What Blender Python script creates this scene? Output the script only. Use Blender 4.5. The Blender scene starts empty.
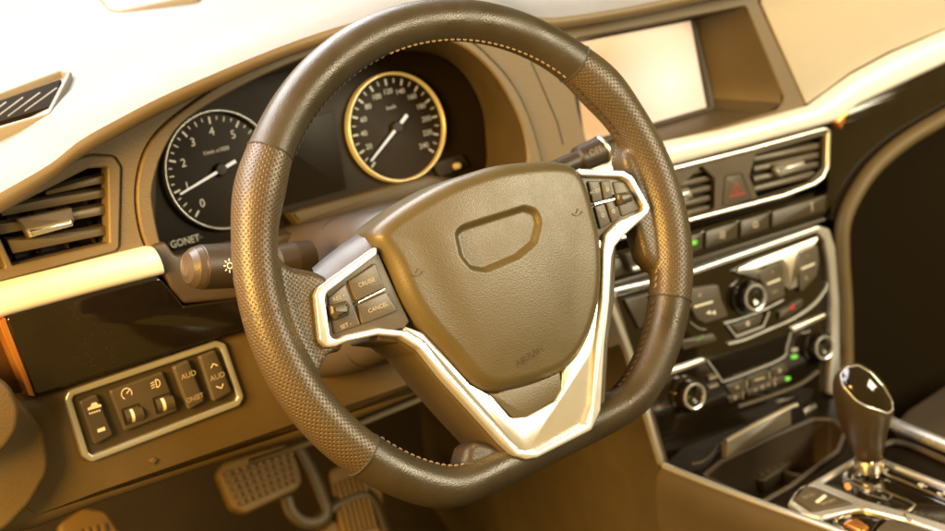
import bpy, bmesh, math, random
from mathutils import Vector, Matrix
from mathutils.geometry import tessellate_polygon
from mathutils.bvhtree import BVHTree
random.seed(4)
SC = bpy.context.scene
COL = SC.collection
rad = math.radians

# ------------------------------------------------------------------ camera
# car axes: x to the right, y towards the windscreen, z up; origin = middle of the steering wheel
PW, PH, FPX = 945.0, 531.0, 1915.39
YAW, PIT, ROL = 0.54813323, 0.37862581, -0.06372078
CAM = Vector((-0.68538, -1.117819, 0.511483))
FW = Vector((math.sin(YAW)*math.cos(PIT), math.cos(YAW)*math.cos(PIT), -math.sin(PIT)))
R0 = Vector((math.cos(YAW), -math.sin(YAW), 0)); U0 = R0.cross(FW)
CR = R0*math.cos(ROL) + U0*math.sin(ROL); CU = U0*math.cos(ROL) - R0*math.sin(ROL)
cam_d = bpy.data.cameras.new("camera"); cam = bpy.data.objects.new("camera", cam_d); COL.objects.link(cam)
M = Matrix.Identity(4)
for i in range(3):
    M[i][0] = CR[i]; M[i][1] = CU[i]; M[i][2] = -FW[i]; M[i][3] = CAM[i]
cam.matrix_world = M
cam_d.sensor_width = 36.0; cam_d.lens = FPX*36.0/PW
cam_d.clip_start = 0.02; cam_d.clip_end = 60
cam_d.dof.use_dof = True; cam_d.dof.focus_distance = 1.36; cam_d.dof.aperture_fstop = 6.3
SC.camera = cam

# ------------------------------------------------------------------ light
wd = bpy.data.worlds.new("World"); SC.world = wd; wd.use_nodes = True
bg = wd.node_tree.nodes["Background"]
bg.inputs[0].default_value = (1.0, 0.60, 0.13, 1); bg.inputs[1].default_value = 0.36
SC.view_settings.view_transform = 'Standard'; SC.view_settings.look = 'None'
SC.view_settings.exposure = 0.12; SC.view_settings.gamma = 1.0

def area(name, loc, aim, sx, sy, watts, col, spread=180):
    d = bpy.data.lights.new(name, 'AREA'); d.shape = 'RECTANGLE'; d.size = sx; d.size_y = sy
    d.energy = watts; d.color = col; d.spread = rad(spread)
    o = bpy.data.objects.new(name, d); COL.objects.link(o)
    o.location = loc
    o.rotation_euler = (Vector(aim)-Vector(loc)).to_track_quat('-Z', 'Y').to_euler()
    return o
area("windscreen_light", (-0.45, 0.72, 0.98), (0.0, 0.02, -0.1), 2.9, 0.75, 92, (0.96, 0.98, 1.0))
area("driver_window_light", (-1.35, -0.35, 0.50), (0.0, 0.1, -0.05), 0.8, 0.5, 76, (1.0, 0.55, 0.12))
area("passenger_window_light", (1.25, -1.35, 0.80), (0.2, 0.1, -0.03), 1.1, 0.55, 54, (1.0, 0.87, 0.58))

# ------------------------------------------------------------------ materials
def mat(name, col, rough=0.5, metal=0.0, coat=0.0, spec=0.5):
    m = bpy.data.materials.new(name); m.use_nodes = True
    b = m.node_tree.nodes["Principled BSDF"]
    b.inputs["Base Color"].default_value = (*col, 1); b.inputs["Roughness"].default_value = rough
    b.inputs["Metallic"].default_value = metal; b.inputs["Coat Weight"].default_value = coat
    b.inputs["Specular IOR Level"].default_value = spec
    return m
def nodes(m): return m.node_tree.nodes, m.node_tree.links, m.node_tree.nodes["Principled BSDF"]
def grain(m, scale, strength, dist=0.0006, kind='VORONOI', vary=0.12, rvary=0.1):
    """moulded grain bump plus a little large scale colour and gloss variation"""
    N, L, b = nodes(m)
    tc = N.new("ShaderNodeTexCoord")
    t = N.new("ShaderNodeTexVoronoi" if kind == 'VORONOI' else "ShaderNodeTexNoise")
    t.inputs["Scale"].default_value = scale; L.new(tc.outputs["Object"], t.inputs["Vector"])
    bu = N.new("ShaderNodeBump"); bu.inputs["Strength"].default_value = strength; bu.inputs["Distance"].default_value = dist
    L.new(t.outputs[0], bu.inputs["Height"]); L.new(bu.outputs[0], b.inputs["Normal"])
    n2 = N.new("ShaderNodeTexNoise"); n2.inputs["Scale"].default_value = 35; n2.inputs["Detail"].default_value = 6
    L.new(tc.outputs["Object"], n2.inputs["Vector"])
    c = b.inputs["Base Color"].default_value[:3]
    mx = N.new("ShaderNodeMix"); mx.data_type = 'RGBA'
    mx.inputs[6].default_value = (*[x*(1-vary) for x in c], 1); mx.inputs[7].default_value = (*[x*(1+vary) for x in c], 1)
    L.new(n2.outputs[0], mx.inputs[0]); L.new(mx.outputs[2], b.inputs["Base Color"])
    r = b.inputs["Roughness"].default_value
    mr = N.new("ShaderNodeMapRange"); mr.inputs[3].default_value = r-rvary*.5; mr.inputs[4].default_value = r+rvary*.5
    mr.inputs[1].default_value = .3; mr.inputs[2].default_value = .7
    L.new(n2.outputs[0], mr.inputs[0]); L.new(mr.outputs[0], b.inputs["Roughness"])
    return m
def emit(name, col, s):
    m = mat(name, (0.02, 0.02, 0.02), 0.3); N, L, b = nodes(m)
    b.inputs["Emission Color"].default_value = (*col, 1); b.inputs["Emission Strength"].default_value = s
    return m
def perforated(name, col, rough):
    m = mat(name, col, rough); N, L, b = nodes(m)
    uv = N.new("ShaderNodeUVMap"); mp = N.new("ShaderNodeMapping")
    mp.inputs["Scale"].default_value = (350, 350, 1); mp.inputs["Rotation"].default_value = (0, 0, rad(45))
    v = N.new("ShaderNodeTexVoronoi"); v.voronoi_dimensions = '2D'; v.inputs["Scale"].default_value = 1.0
    v.inputs["Randomness"].default_value = 0.06
    L.new(uv.outputs[0], mp.inputs[0]); L.new(mp.outputs[0], v.inputs["Vector"])
    r = N.new("ShaderNodeMapRange"); r.interpolation_type = 'SMOOTHSTEP'
    r.inputs[1].default_value = 0.12; r.inputs[2].default_value = 0.34
    L.new(v.outputs["Distance"], r.inputs[0])
    tc = N.new("ShaderNodeTexCoord"); v2 = N.new("ShaderNodeTexVoronoi"); v2.inputs["Scale"].default_value = 900
    L.new(tc.outputs["Object"], v2.inputs["Vector"])
    ad = N.new("ShaderNodeMath"); ad.operation = 'MULTIPLY_ADD'; ad.inputs[1].default_value = .25
    L.new(v2.outputs[0], ad.inputs[0]); L.new(r.outputs[0], ad.inputs[2])
    bu = N.new("ShaderNodeBump"); bu.inputs["Strength"].default_value = .55; bu.inputs["Distance"].default_value = .0009
    L.new(ad.outputs[0], bu.inputs["Height"]); L.new(bu.outputs[0], b.inputs["Normal"])
    mx = N.new("ShaderNodeMix"); mx.data_type = 'RGBA'
    mx.inputs[6].default_value = (*[x*.5 for x in col], 1); mx.inputs[7].default_value = (*col, 1)
    r2 = N.new("ShaderNodeMapRange"); r2.inputs[1].default_value = .1; r2.inputs[2].default_value = .28
    L.new(v.outputs["Distance"], r2.inputs[0]); L.new(r2.outputs[0], mx.inputs[0]); L.new(mx.outputs[2], b.inputs["Base Color"])
    return m
M_ = {}
M_['top'] = grain(mat('dash_top_skin', (.165, .155, .135), .6), 700, .25)
M_['soft'] = grain(mat('soft_plastic', (.138, .103, .056), .50), 800, .28)
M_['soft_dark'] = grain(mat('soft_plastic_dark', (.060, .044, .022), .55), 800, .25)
M_['bolster'] = grain(mat('knee_panel_plastic', (.098, .066, .022), .55), 800, .25)
M_['hard_dark'] = grain(mat('hard_plastic_dark', (.03, .020, .011), .45), 900, .15)
M_['slat'] = grain(mat('slat_plastic', (.10, .078, .05), .42), 900, .12)
M_['recess'] = grain(mat('recess_plastic', (.075, .056, .032), .5), 800, .15)
M_['plum'] = grain(mat('shroud_plastic', (.06, .047, .038), .42), 900, .15)
M_['leather'] = grain(mat('rim_leather_skin', (.037, .029, .017), .38), 850, .25, .0005, 'VORONOI', .15, .24)
M_['perf'] = perforated('perforated_leather', (.064, .045, .022), .36)
M_['pad'] = grain(mat('airbag_skin', (.076, .058, .023), .40), 1000, .22, .0005)
M_['silver'] = grain(mat('satin_silver', (.80, .77, .71), .30, 1.0), 300, .02, .0001, 'NOISE', .03, .06)
M_['silver_paint'] = grain(mat('silver_paint', (.66, .67, .68), .25, .72), 300, .02, .0001, 'NOISE', .03, .06)
M_['bright_trim'] = grain(mat('bright_trim', (.90, .89, .87), .25, .08), 300, .02, .0001, 'NOISE', .03, .06)  # silver trim whitened, its blown-out reflection put into the colour
M_['pale'] = grain(mat('pale_panel_skin', (.44, .40, .33), .6), 900, .08, .0004, 'VORONOI', .03)  # beige panel colour raised to carry the bright light falling there
M_['chrome'] = mat('chrome', (.85, .80, .72), .12, 1.0)
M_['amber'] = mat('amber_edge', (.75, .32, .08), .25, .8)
M_['gloss'] = grain(mat('gloss_black', (.010, .007, .004), .09, 0, .5), 60, .02, .0002, 'NOISE', .2, .12)
def dust(m, amount=.05):
    """specks of dust and faint wipe marks on a glossy surface"""
    N, L, b = nodes(m); tc = N.new("ShaderNodeTexCoord")
    v = N.new("ShaderNodeTexVoronoi"); v.inputs["Scale"].default_value = 420; L.new(tc.outputs["Object"], v.inputs["Vector"])
    n = N.new("ShaderNodeTexNoise"); n.inputs["Scale"].default_value = 18; n.inputs["Detail"].default_value = 5; L.new(tc.outputs["Object"], n.inputs["Vector"])
    r = N.new("ShaderNodeMapRange"); r.inputs[1].default_value = .16; r.inputs[2].default_value = .08; r.inputs[3].default_value = 0; r.inputs[4].default_value = 1
    L.new(v.outputs["Distance"], r.inputs[0])
    r2 = N.new("ShaderNodeMapRange"); r2.inputs[1].default_value = .5; r2.inputs[2].default_value = .7; L.new(n.outputs[0], r2.inputs[0])
    mu = N.new("ShaderNodeMath"); mu.operation = 'MULTIPLY'; L.new(r.outputs[0], mu.inputs[0]); L.new(r2.outputs[0], mu.inputs[1])
    mx = N.new("ShaderNodeMix"); mx.data_type = 'RGBA'; mx.inputs[7].default_value = (amount*1.4, amount, amount*.6, 1)
    src = b.inputs["Base Color"].links[0].from_socket
    L.new(src, mx.inputs[6]); L.new(mu.outputs[0], mx.inputs[0]); L.new(mx.outputs[2], b.inputs["Base Color"])
dust(M_['gloss'], .07)
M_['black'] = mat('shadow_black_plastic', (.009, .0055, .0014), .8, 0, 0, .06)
M_['deck'] = grain(mat('deck_black', (.009, .006, .003), .42, 0, 0, .06), 400, .05, .0002, 'NOISE')
M_['dark'] = mat('matt_black', (.012, .008, .005), .6)
M_['dial'] = grain(mat('dial_face', (.015, .010, .005), .5, 0, 0, .15), 400, .05, .0002, 'NOISE')
M_['lcd'] = mat('dark_display', (.010, .007, .004), .35, 0, 0, .08)
M_['button'] = grain(mat('button_plastic', (.075, .060, .040), .40), 900, .12)
M_['button_dark'] = grain(mat('button_plastic_dark', (.048, .037, .022), .42), 900, .12)
M_['white'] = mat('print_white', (.85, .80, .68), .5)
M_['print'] = mat('print_dim', (.42, .36, .27), .5)
M_['dialprint'] = emit('dial_print_lit', (1.0, .76, .40), .42)
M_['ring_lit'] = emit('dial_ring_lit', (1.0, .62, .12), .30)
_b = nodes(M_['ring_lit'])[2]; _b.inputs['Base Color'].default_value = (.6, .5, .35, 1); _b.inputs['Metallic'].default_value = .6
M_['needle'] = emit('needle_lit', (1.0, .86, .66), .75)
M_['red'] = mat('red_print', (.45, .05, .03), .4)
M_['green'] = emit('green_lamp', (.25, 1.0, .05), .8)
M_['greend'] = emit('green_print', (.35, .75, .05), .35)
M_['orange'] = emit('orange_lamp', (1.0, .28, .03), 1.4)
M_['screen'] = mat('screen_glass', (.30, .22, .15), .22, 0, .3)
_N, _L, _b = nodes(M_['screen'])      # window glare painted as emission: peach edges, white middle
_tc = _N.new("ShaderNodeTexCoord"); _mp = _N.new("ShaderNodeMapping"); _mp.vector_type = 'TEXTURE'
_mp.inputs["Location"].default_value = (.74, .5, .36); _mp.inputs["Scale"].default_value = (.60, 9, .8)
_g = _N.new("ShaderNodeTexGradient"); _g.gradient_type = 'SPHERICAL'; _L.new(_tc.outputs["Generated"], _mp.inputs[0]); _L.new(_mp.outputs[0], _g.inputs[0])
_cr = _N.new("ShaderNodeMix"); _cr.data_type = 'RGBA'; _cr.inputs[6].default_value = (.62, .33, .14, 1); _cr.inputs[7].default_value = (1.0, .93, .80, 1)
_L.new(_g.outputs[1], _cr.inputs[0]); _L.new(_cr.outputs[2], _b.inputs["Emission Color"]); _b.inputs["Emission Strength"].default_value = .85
M_['rubber'] = grain(mat('pedal_rubber', (.13, .078, .014), .6), 500, .3)
M_['steel'] = grain(mat('pedal_steel', (.05, .034, .010), .5, .2), 300, .1)
M_['carpet'] = grain(mat('carpet_pile', (.022, .014, .006), .95), 600, .9, .002, 'NOISE', .5)
M_['seat'] = grain(mat('seat_leather', (.052, .037, .024), .5), 500, .4)
M_['thread'] = mat('thread_cream', (.22, .165, .10), .7)
M_['thread_dark'] = mat('thread_dark', (.03, .022, .015), .7)

# ------------------------------------------------------------------ geometry helpers
class PL:
    """a real plane in the car: origin, normal; (u, v, h) coordinates on it"""
    def __init__(s, o, n, ex=None):
        s.o = Vector(o); s.n = Vector(n).normalized()
        if ex is None:
            ex = Vector((0, 0, 1)).cross(s.n) if abs(s.n.z) < .95 else Vector((1, 0, 0))
        ex = Vector(ex); s.ex = (ex - s.n*ex.dot(s.n)).normalized(); s.ey = s.n.cross(s.ex)
    def px(s, x, y, h=0.0):
        d = FW*FPX + CR*(x-PW/2) - CU*(y-PH/2)
        t = ((s.o + s.n*h) - CAM).dot(s.n)/d.dot(s.n)
        p = CAM + d*t - s.o
        return (p.dot(s.ex), p.dot(s.ey))
    def at(s, u, v, h=0.0): return s.o + s.ex*u + s.ey*v + s.n*h
    def P(s, x, y, h=0.0): return s.at(*s.px(x, y, h), h)
    def poly(s, pts, h=0.0): return [s.px(x, y, h) for x, y in pts]
def tilt(o, deg): a = rad(deg); return PL(o, (0, -math.cos(a), math.sin(a)))

class MB:
    def __init__(s): s.v = []; s.f = []; s.m = []
    def add(s, vs, fs, mi=0):
        k = len(s.v); s.v += [Vector(v) for v in vs]
        for f in fs: s.f.append([i+k for i in f]); s.m.append(mi)
    def build(s, name, mats, parent=None, sharp=32, loc=None):
        base = parent_loc(parent) if parent else Vector((0, 0, 0))
        me = bpy.data.meshes.new(name)
        if loc is not None: base = Vector(loc)
        me.from_pydata([v-base for v in s.v], [], s.f)
        if not isinstance(mats, (list, tuple)): mats = [mats]
        for m in mats: me.materials.append(M_[m] if isinstance(m, str) else m)
        me.polygons.foreach_set("material_index", s.m)
        me.polygons.foreach_set("use_smooth", [True]*len(s.f))
        me.update(); me.set_sharp_from_angle(angle=rad(sharp))
        o = bpy.data.objects.new(name, me); COL.objects.link(o)
        if parent: o.parent = parent
        if loc is not None: o.location = loc
        return o
def parent_loc(o):
    v = Vector((0, 0, 0))
    while o: v += o.location; o = o.parent
    return v
def thing(name, label, cat, loc, group=None):
    o = bpy.data.objects.new(name, None); COL.objects.link(o); o.location = loc
    o.empty_display_size = .05
    o['label'] = label; o['category'] = cat
    if group: o['group'] = group
    return o

def ccw(p):
    a = sum(p[i-1][0]*p[i][1]-p[i][0]*p[i-1][1] for i in range(len(p)))
    return list(p) if a > 0 else list(p)[::-1]
def fillet(p, r, k=6):
    if r <= 0: return list(p)
    out = []; n = len(p)
    for i in range(n):
        a, b, c = Vector(p[i-1]), Vector(p[i]), Vector(p[(i+1) % n])
        d1, d2 = a-b, c-b; l1, l2 = d1.length, d2.length
        if l1 < 1e-6 or l2 < 1e-6: continue
        d1 /= l1; d2 /= l2; ang = d1.angle(d2)
        if ang > rad(172): out.append(tuple(b)); continue
        t = min(r/math.tan(ang/2), .48*l1, .48*l2)
        p0, p1 = b+d1*t, b+d2*t
        for j in range(k+1):
            s = j/k; out.append(tuple(p0*(1-s)**2 + b*2*s*(1-s) + p1*s*s))
    return out
def inset(p, d):
    out = []; n = len(p)
    for i in range(n):
        a, b, c = Vector(p[i-1]), Vector(p[i]), Vector(p[(i+1) % n])
        e1, e2 = b-a, c-b
        if e1.length < 1e-9: e1 = e2
        if e2.length < 1e-9: e2 = e1
        e1.normalize(); e2.normalize()
        n1, n2 = Vector((-e1.y, e1.x)), Vector((-e2.y, e2.x))
        m = (n1+n2)/max(1+n1.dot(n2), .35)
        out.append(tuple(b+m*d))
    return out
def rings(mb, pl, loops, mi=0, cap0=True, cap1=True):
    """loops: list of (polygon, h) of equal length, outside to inside"""
    n = len(loops[0][0]); vs = []; fs = []
    for p, h in loops: vs += [pl.at(u, v, h) for u, v in p]
    for k in range(len(loops)-1):
        for i in range(n):
            j = (i+1) % n; fs.append((k*n+i, k*n+j, (k+1)*n+j, (k+1)*n+i))
    if cap0: fs.append(tuple(range(n-1, -1, -1)))
    if cap1: fs.append(tuple((len(loops)-1)*n+i for i in range(n)))
    mb.add(vs, fs, mi)
def slab(mb, pl, pts, h0, h1, r=0, b=.0006, seg=3, mi=0, px=True, k=6):
    p = ccw(pl.poly(pts, h1) if px else pts); p = fillet(p, r, k)
    loops = [(p, h0)]
    for i in range(seg+1):
        a = rad(90)*i/seg; loops.append((inset(p, b*(1-math.cos(a))), h1-b+b*math.sin(a)))
    rings(mb, pl, loops, mi); return p
def frame(mb, pl, pts, w, h0, h1, r=0, b=.0006, seg=3, mi=0, px=True, k=6):
    p = ccw(pl.poly(pts, h1) if px else pts); p = fillet(p, r, k)
    loops = [(p, h0)]
    for i in range(seg+1):
        a = rad(90)*i/seg; loops.append((inset(p, b*(1-math.cos(a))), h1-b+b*math.sin(a)))
    for i in range(seg+1):
        a = rad(90)*(1-i/seg); loops.append((inset(p, w-b*(1-math.cos(a))), h1-b+b*math.sin(a)))
    loops.append((inset(p, w), h0))
    rings(mb, pl, loops, mi, False, False)
    n = len(p); k0 = len(mb.v)-n; s0 = len(mb.v)-n*len(loops)
    for i in range(n):
        j = (i+1) % n; mb.f.append([k0+i, k0+j, s0+j, s0+i]); mb.m.append(mi)
    return p
def plate(mb, pl, outer, holes, h0, h1, b=.001, mi=0):
    """flat panel with holes; all polygons in plane coordinates"""
    outer = ccw(outer); holes = [ccw(h) for h in holes]
    lo = [inset(outer, b)]+[inset(h, -b) for h in holes]
    tri = tessellate_polygon([[Vector((u, v, 0)) for u, v in l] for l in lo])
    flat = [q for l in lo for q in l]
    fs = []
    for t in tri:
        a, bb, c = [Vector(flat[i]) for i in t]
        fs.append(tuple(t) if (bb-a).cross(c-a) > 0 else tuple(t[::-1]))
    mb.add([pl.at(u, v, h1) for u, v in flat], fs, mi)
    rings(mb, pl, [(outer, h0), (outer, h1-b), (lo[0], h1)], mi, False, False)
    for h, l in zip(holes, lo[1:]):
        rings(mb, pl, [(l, h1), (h, h1-b), (h, h0)], mi, False, False)
def strip(mb, pl, top, bot, h0, h1, mi=0, n=10, p=2.4):
    """a long moulding with a rounded cross-section between two edges traced at its base"""
    T_ = [pl.P(*q, h0) for q in top]; B_ = [pl.P(*q, h0) for q in bot]; rows = []
    for k in range(n+1):
        t = k/n; e = (1-abs(2*t-1)**p)**(1/p)
        rows.append([a.lerp(b, t)+pl.n*(h1-h0)*e for a, b in zip(T_, B_)])
    k0 = len(mb.v); m = len(top); loft3(mb, rows, mi); mb.f = [f[::-1] if False else f for f in mb.f]
    mb.f.append([k0+r*m for r in range(n+1)]); mb.m.append(mi); mb.f.append([k0+r*m+m-1 for r in range(n, -1, -1)]); mb.m.append(mi)
def resample(p, n):
    """n points round a closed polygon, by angle round its middle"""
    cx = sum(q[0] for q in p)/len(p); cy = sum(q[1] for q in p)/len(p)
    return resample_c(p, n, cx, cy)
def resample_c(p, n, cx, cy):
    out = []
    for i in range(n):
        a = 2*math.pi*i/n; d = Vector((math.cos(a), math.sin(a))); best = 0
        for j in range(len(p)):
            A, B = Vector(p[j-1])-Vector((cx, cy)), Vector(p[j])-Vector((cx, cy)); e = B-A
            den = d.cross(e)
            if abs(den) < 1e-12: continue
            t = A.cross(e)/den; s = A.cross(d)/den
            if -1e-6 <= s <= 1+1e-6 and t > best: best = t
        out.append((cx+d.x*best, cy+d.y*best))
    return out
def loft3(mb, rows, mi=0, closed=False):
    n = len(rows[0]); vs = [p for r in rows for p in r]; fs = []
    for k in range(len(rows)-1):
        for i in range(n if closed else n-1):
            j = (i+1) % n; fs.append((k*n+i, k*n+j, (k+1)*n+j, (k+1)*n+i))
    mb.add(vs, fs, mi)
def tube(mb, pts, r, n=10, mi=0, closed=False, flat=1.0):
    pts = [Vector(p) for p in pts]; N = len(pts); rs = r if isinstance(r, (list, tuple)) else [r]*N
    rows = []; up = None
    for i in range(N):
        a = pts[i-1] if (i > 0 or closed) else pts[i]; b = pts[(i+1) % N] if (i < N-1 or closed) else pts[i]
        t = (b-a).normalized()
        if up is None:
            up = Vector((0, 0, 1)) if abs(t.z) < .9 else Vector((0, 1, 0))
        s = t.cross(up).normalized(); up = s.cross(t)
        rows.append([pts[i]+(s*math.cos(q)+up*math.sin(q)*flat)*rs[i] for q in [2*math.pi*k/n for k in range(n)]])
    if closed: rows.append(rows[0])
    k0 = len(mb.v); loft3(mb, rows, mi, True)
    if not closed:
        mb.f.append([k0+i for i in range(n)]); mb.m.append(mi)
        mb.f.append([k0+(N-1)*n+i for i in range(n-1, -1, -1)]); mb.m.append(mi)
def smooth_path(pts, k=6):
    pts = [Vector(p) for p in pts]; out = []
    for i in range(len(pts)-1):
        p0, p1, p2, p3 = pts[max(i-1, 0)], pts[i], pts[i+1], pts[min(i+2, len(pts)-1)]
        for j in range(k):
            t = j/k
            out.append(.5*((2*p1)+(p2-p0)*t+(2*p0-5*p1+4*p2-p3)*t*t+(3*p1-p0-3*p2+p3)*t**3))
    out.append(pts[-1]); return out
def smooth2(p, k=5, closed=True):
    n = len(p); out = []
    q = [Vector((a, b, 0)) for a, b in p]
    for i in range(n):
        p0, p1, p2, p3 = q[i-1], q[i], q[(i+1) % n], q[(i+2) % n]
        for j in range(k):
            t = j/k; w = .5*((2*p1)+(p2-p0)*t+(2*p0-5*p1+4*p2-p3)*t*t+(3*p1-p0-3*p2+p3)*t**3)
            out.append((w.x, w.y))
    return out
def lathe(mb, o, axis, prof, n=40, mi=0, mis=None):
    """prof: list of (distance along axis, radius)"""
    ax = Vector(axis).normalized(); a = ax.orthogonal().normalized(); b = ax.cross(a); o = Vector(o)
    rows = [[o+ax*d+(a*math.cos(q)+b*math.sin(q))*max(r, 1e-5) for q in [2*math.pi*k/n for k in range(n)]] for d, r in prof]
    for i in range(len(rows)-1): loft3(mb, rows[i:i+2], mis[i] if mis else mi, True)
_tc = {}
def text(mb, pl, s, c, size, h, rot=0, mi=0, squash=1.0, thick=.0002):
    """lettering standing 'thick' proud of the plane, centred at plane coordinates c"""
    if s not in _tc:
        cu = bpy.data.curves.new('lettering', 'FONT'); cu.body = s; cu.size = 1; cu.align_x = 'CENTER'; cu.align_y = 'CENTER'
        cu.resolution_u = 3
        o = bpy.data.objects.new('lettering', cu); COL.objects.link(o)
        dg = bpy.context.evaluated_depsgraph_get(); me = bpy.data.meshes.new_from_object(o.evaluated_get(dg))
        _tc[s] = ([tuple(v.co) for v in me.vertices], [tuple(p.vertices) for p in me.polygons])
        bpy.data.objects.remove(o); bpy.data.meshes.remove(me); bpy.data.curves.remove(cu)
    vs, fs = _tc[s]; ca, sa = math.cos(rad(rot)), math.sin(rad(rot)); out = []
    for x, y, z in vs:
        x *= size*squash; y *= size
        out.append(pl.at(c[0]+x*ca-y*sa, c[1]+x*sa+y*ca, h+thick))
    mb.add(out, fs, mi)
def stroke(mb, pl, pts, w, h, mi=0, closed=False, thick=.0003):
    """a flat ribbon through plane points"""
    n = len(pts); L_ = []; R_ = []
    for i in range(n):
        a = Vector(pts[i-1] if (i > 0 or closed) else pts[i]); b = Vector(pts[(i+1) % n] if (i < n-1 or closed) else pts[i])
        t = (b-a).normalized(); q = Vector((-t.y, t.x))*w/2; c = Vector(pts[i])
        L_.append(pl.at(*(c+q), h+thick)); R_.append(pl.at(*(c-q), h+thick))
    if closed: L_.append(L_[0]); R_.append(R_[0])
    loft3(mb, [L_, R_], mi)
def circ(c, rx, ry=None, n=40, a0=0, a1=360, rot=0):
    ry = ry or rx; full = abs(a1-a0) >= 360; m = n if full else n+1
    ca, sa = math.cos(rad(rot)), math.sin(rad(rot)); out = []
    for i in range(m):
        a = rad(a0+(a1-a0)*i/n); x, y = rx*math.cos(a), ry*math.sin(a)
        out.append((c[0]+x*ca-y*sa, c[1]+x*sa+y*ca))
    return out

# ------------------------------------------------------------------ planes of the car
D = tilt((0, .20, 0), 12)            # dashboard front
CL = tilt((0, .30, .05), 18)         # instrument dials, deeper
W = tilt((0, 0, 0), 23.2)            # steering wheel
K = PL((0, 0, -.31), (0, 0, 1))      # centre console deck
SPIN = 6.0                           # wheel turned slightly to the left

# ------------------------------------------------------------------ setting: footwell floor
mb = MB()
rows = []
for y, z in ((-1.2, -.66), (-.2, -.66), (.40, -.66), (.62, -.56), (.85, -.30), (.90, .02)):
    rows.append([Vector((x, y, z)) for x in (-1.3, -.6, -.2, .2, .6, 1.4)])
loft3(mb, rows, 0)
fl = mb.build('floor', 'carpet'); fl['kind'] = 'structure'

# ------------------------------------------------------------------ dashboard
dash = thing('dashboard', 'brown soft-touch dashboard with pale top, silver trim strips and air vents behind the steering wheel', 'dashboard', (0, .3, -.2))
# padded top: a front lip that arches over the dials, then runs forward to the windscreen
lip_up = [(-420, 400), (-240, 320), (-90, 246), (0, 195), (50, 166), (81, 142), (120, 120), (163, 98), (220, 73), (276, 50), (333, 30), (390, 15), (440, 8), (500, 10), (546, 19), (606, 12), (654, 3), (700, -7), (760, -20), (860, -43), (1000, -80), (1150, -130)]
lip_lo = [(-420, 425), (-240, 344), (-90, 268), (0, 213), (50, 181), (81, 157), (120, 135), (163, 112), (220, 86), (276, 61), (333, 41), (390, 25), (440, 18), (500, 19), (546, 29), (606, 21), (654, 12), (700, 2), (760, -11), (860, -34), (1000, -70), (1150, -118)]
up = smooth_path([D.P(x, y, .034) for x, y in lip_up]); lo = smooth_path([D.P(x, y, .030) for x, y in lip_lo])
def off(pts, dy, dz): return [p+Vector((0, dy, dz)) for p in pts]
def flat_to(pts, dy, zt, w): return [Vector((p.x*(1+.15*w), p.y+dy, p.z*(1-w)+zt*w)) for p in pts]
mb = MB()
rws = [off(lo, .034, -.001), off(lo, .006, -.0022), off(lo, .0015, -.001), lo, [a.lerp(b, .3)+Vector((0, -.0012, 0)) for a, b in zip(lo, up)], [a.lerp(b, .6)+Vector((0, -.0014, 0)) for a, b in zip(lo, up)], [a.lerp(b, .85)+Vector((0, -.0002, 0)) for a, b in zip(lo, up)], off(up, .0018, .0006),
       off(up, .012, .0042), off(up, .04, .010), flat_to(up, .10, .10, .15), flat_to(up, .2, .115, .4), flat_to(up, .35, .125, .7), flat_to(up, .60, .115, 1), flat_to(up, .75, .06, 1)]
loft3(mb, rws[7:], 0)
o = mb.build('upper_pad', 'top', dash, 50)
mb2 = MB(); loft3(mb2, rws[:8], 0); mb2.build('pad_lip', 'soft', o, 60)  # browner than the pad top: shade of the driver-facing lip put into colour
bv = BVHTree.FromPolygons(mb.v, mb.f)
def on_pad(x, y):
    d = (FW*FPX + CR*(x-PW/2) - CU*(y-PH/2)).normalized(); h = bv.ray_cast(CAM, d); return h[0], h[1]

# front skin with openings for vent, dials and screen
hood_out = [(146, 243), (138.5, 212), (138.5, 181), (147, 150), (166, 125), (203, 97), (237, 76), (300, 48), (360, 32), (420, 28), (463, 37), (494, 62), (515, 88), (529, 117), (540, 153), (545, 195), (500, 230), (300, 262), (190, 275), (160, 262)]
hood_in = [(160, 241), (152, 198), (154, 181), (163, 153), (185, 121), (239, 88), (300, 60), (360, 42), (425, 37), (462, 46), (494, 74), (517, 113), (526, 142), (526, 168), (500, 195), (430, 205), (300, 232), (225, 258), (185, 262), (168, 254)]
vent_out = [(-70, 247), (0, 207), (78, 158.6), (92, 155.5), (114, 156.5), (121, 167), (119, 250), (0, 281), (-70, 298)]
scr_out = [(566, 44), (580, 38), (746, 6), (785, 100), (777, 110), (720, 127), (640, 147), (592, 160), (578, 110)]
H1 = .003
ho = smooth2(ccw(D.poly(hood_out, H1)), 5); hi = smooth2(ccw(D.poly(hood_in, H1)), 5)
vo = fillet(ccw(D.poly(vent_out, 0)), .006); so = fillet(ccw(D.poly(scr_out, 0)), .006)
face_outer = D.poly([(-90, 300), (-90, 255), (0, 205), (50, 174), (81, 149), (120, 127), (163, 105), (220, 79), (276, 55), (333, 35), (390, 20), (440, 13), (500, 14), (546, 24), (606, 16), (654, 7), (700, -3), (757, -16), (759, 3), (806, 105), (790, 118), (720, 137), (600, 168), (560, 215), (400, 270), (180, 290), (158, 262), (149, 252), (-90, 312)], 0)
def vring(cx): return None
mb = MB()
plate(mb, D, face_outer, [inset(ho, -.0007), inset(vo, -.0004), so], -.02, 0, .0012)
mb.build('front_skin', 'soft', dash)
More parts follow.
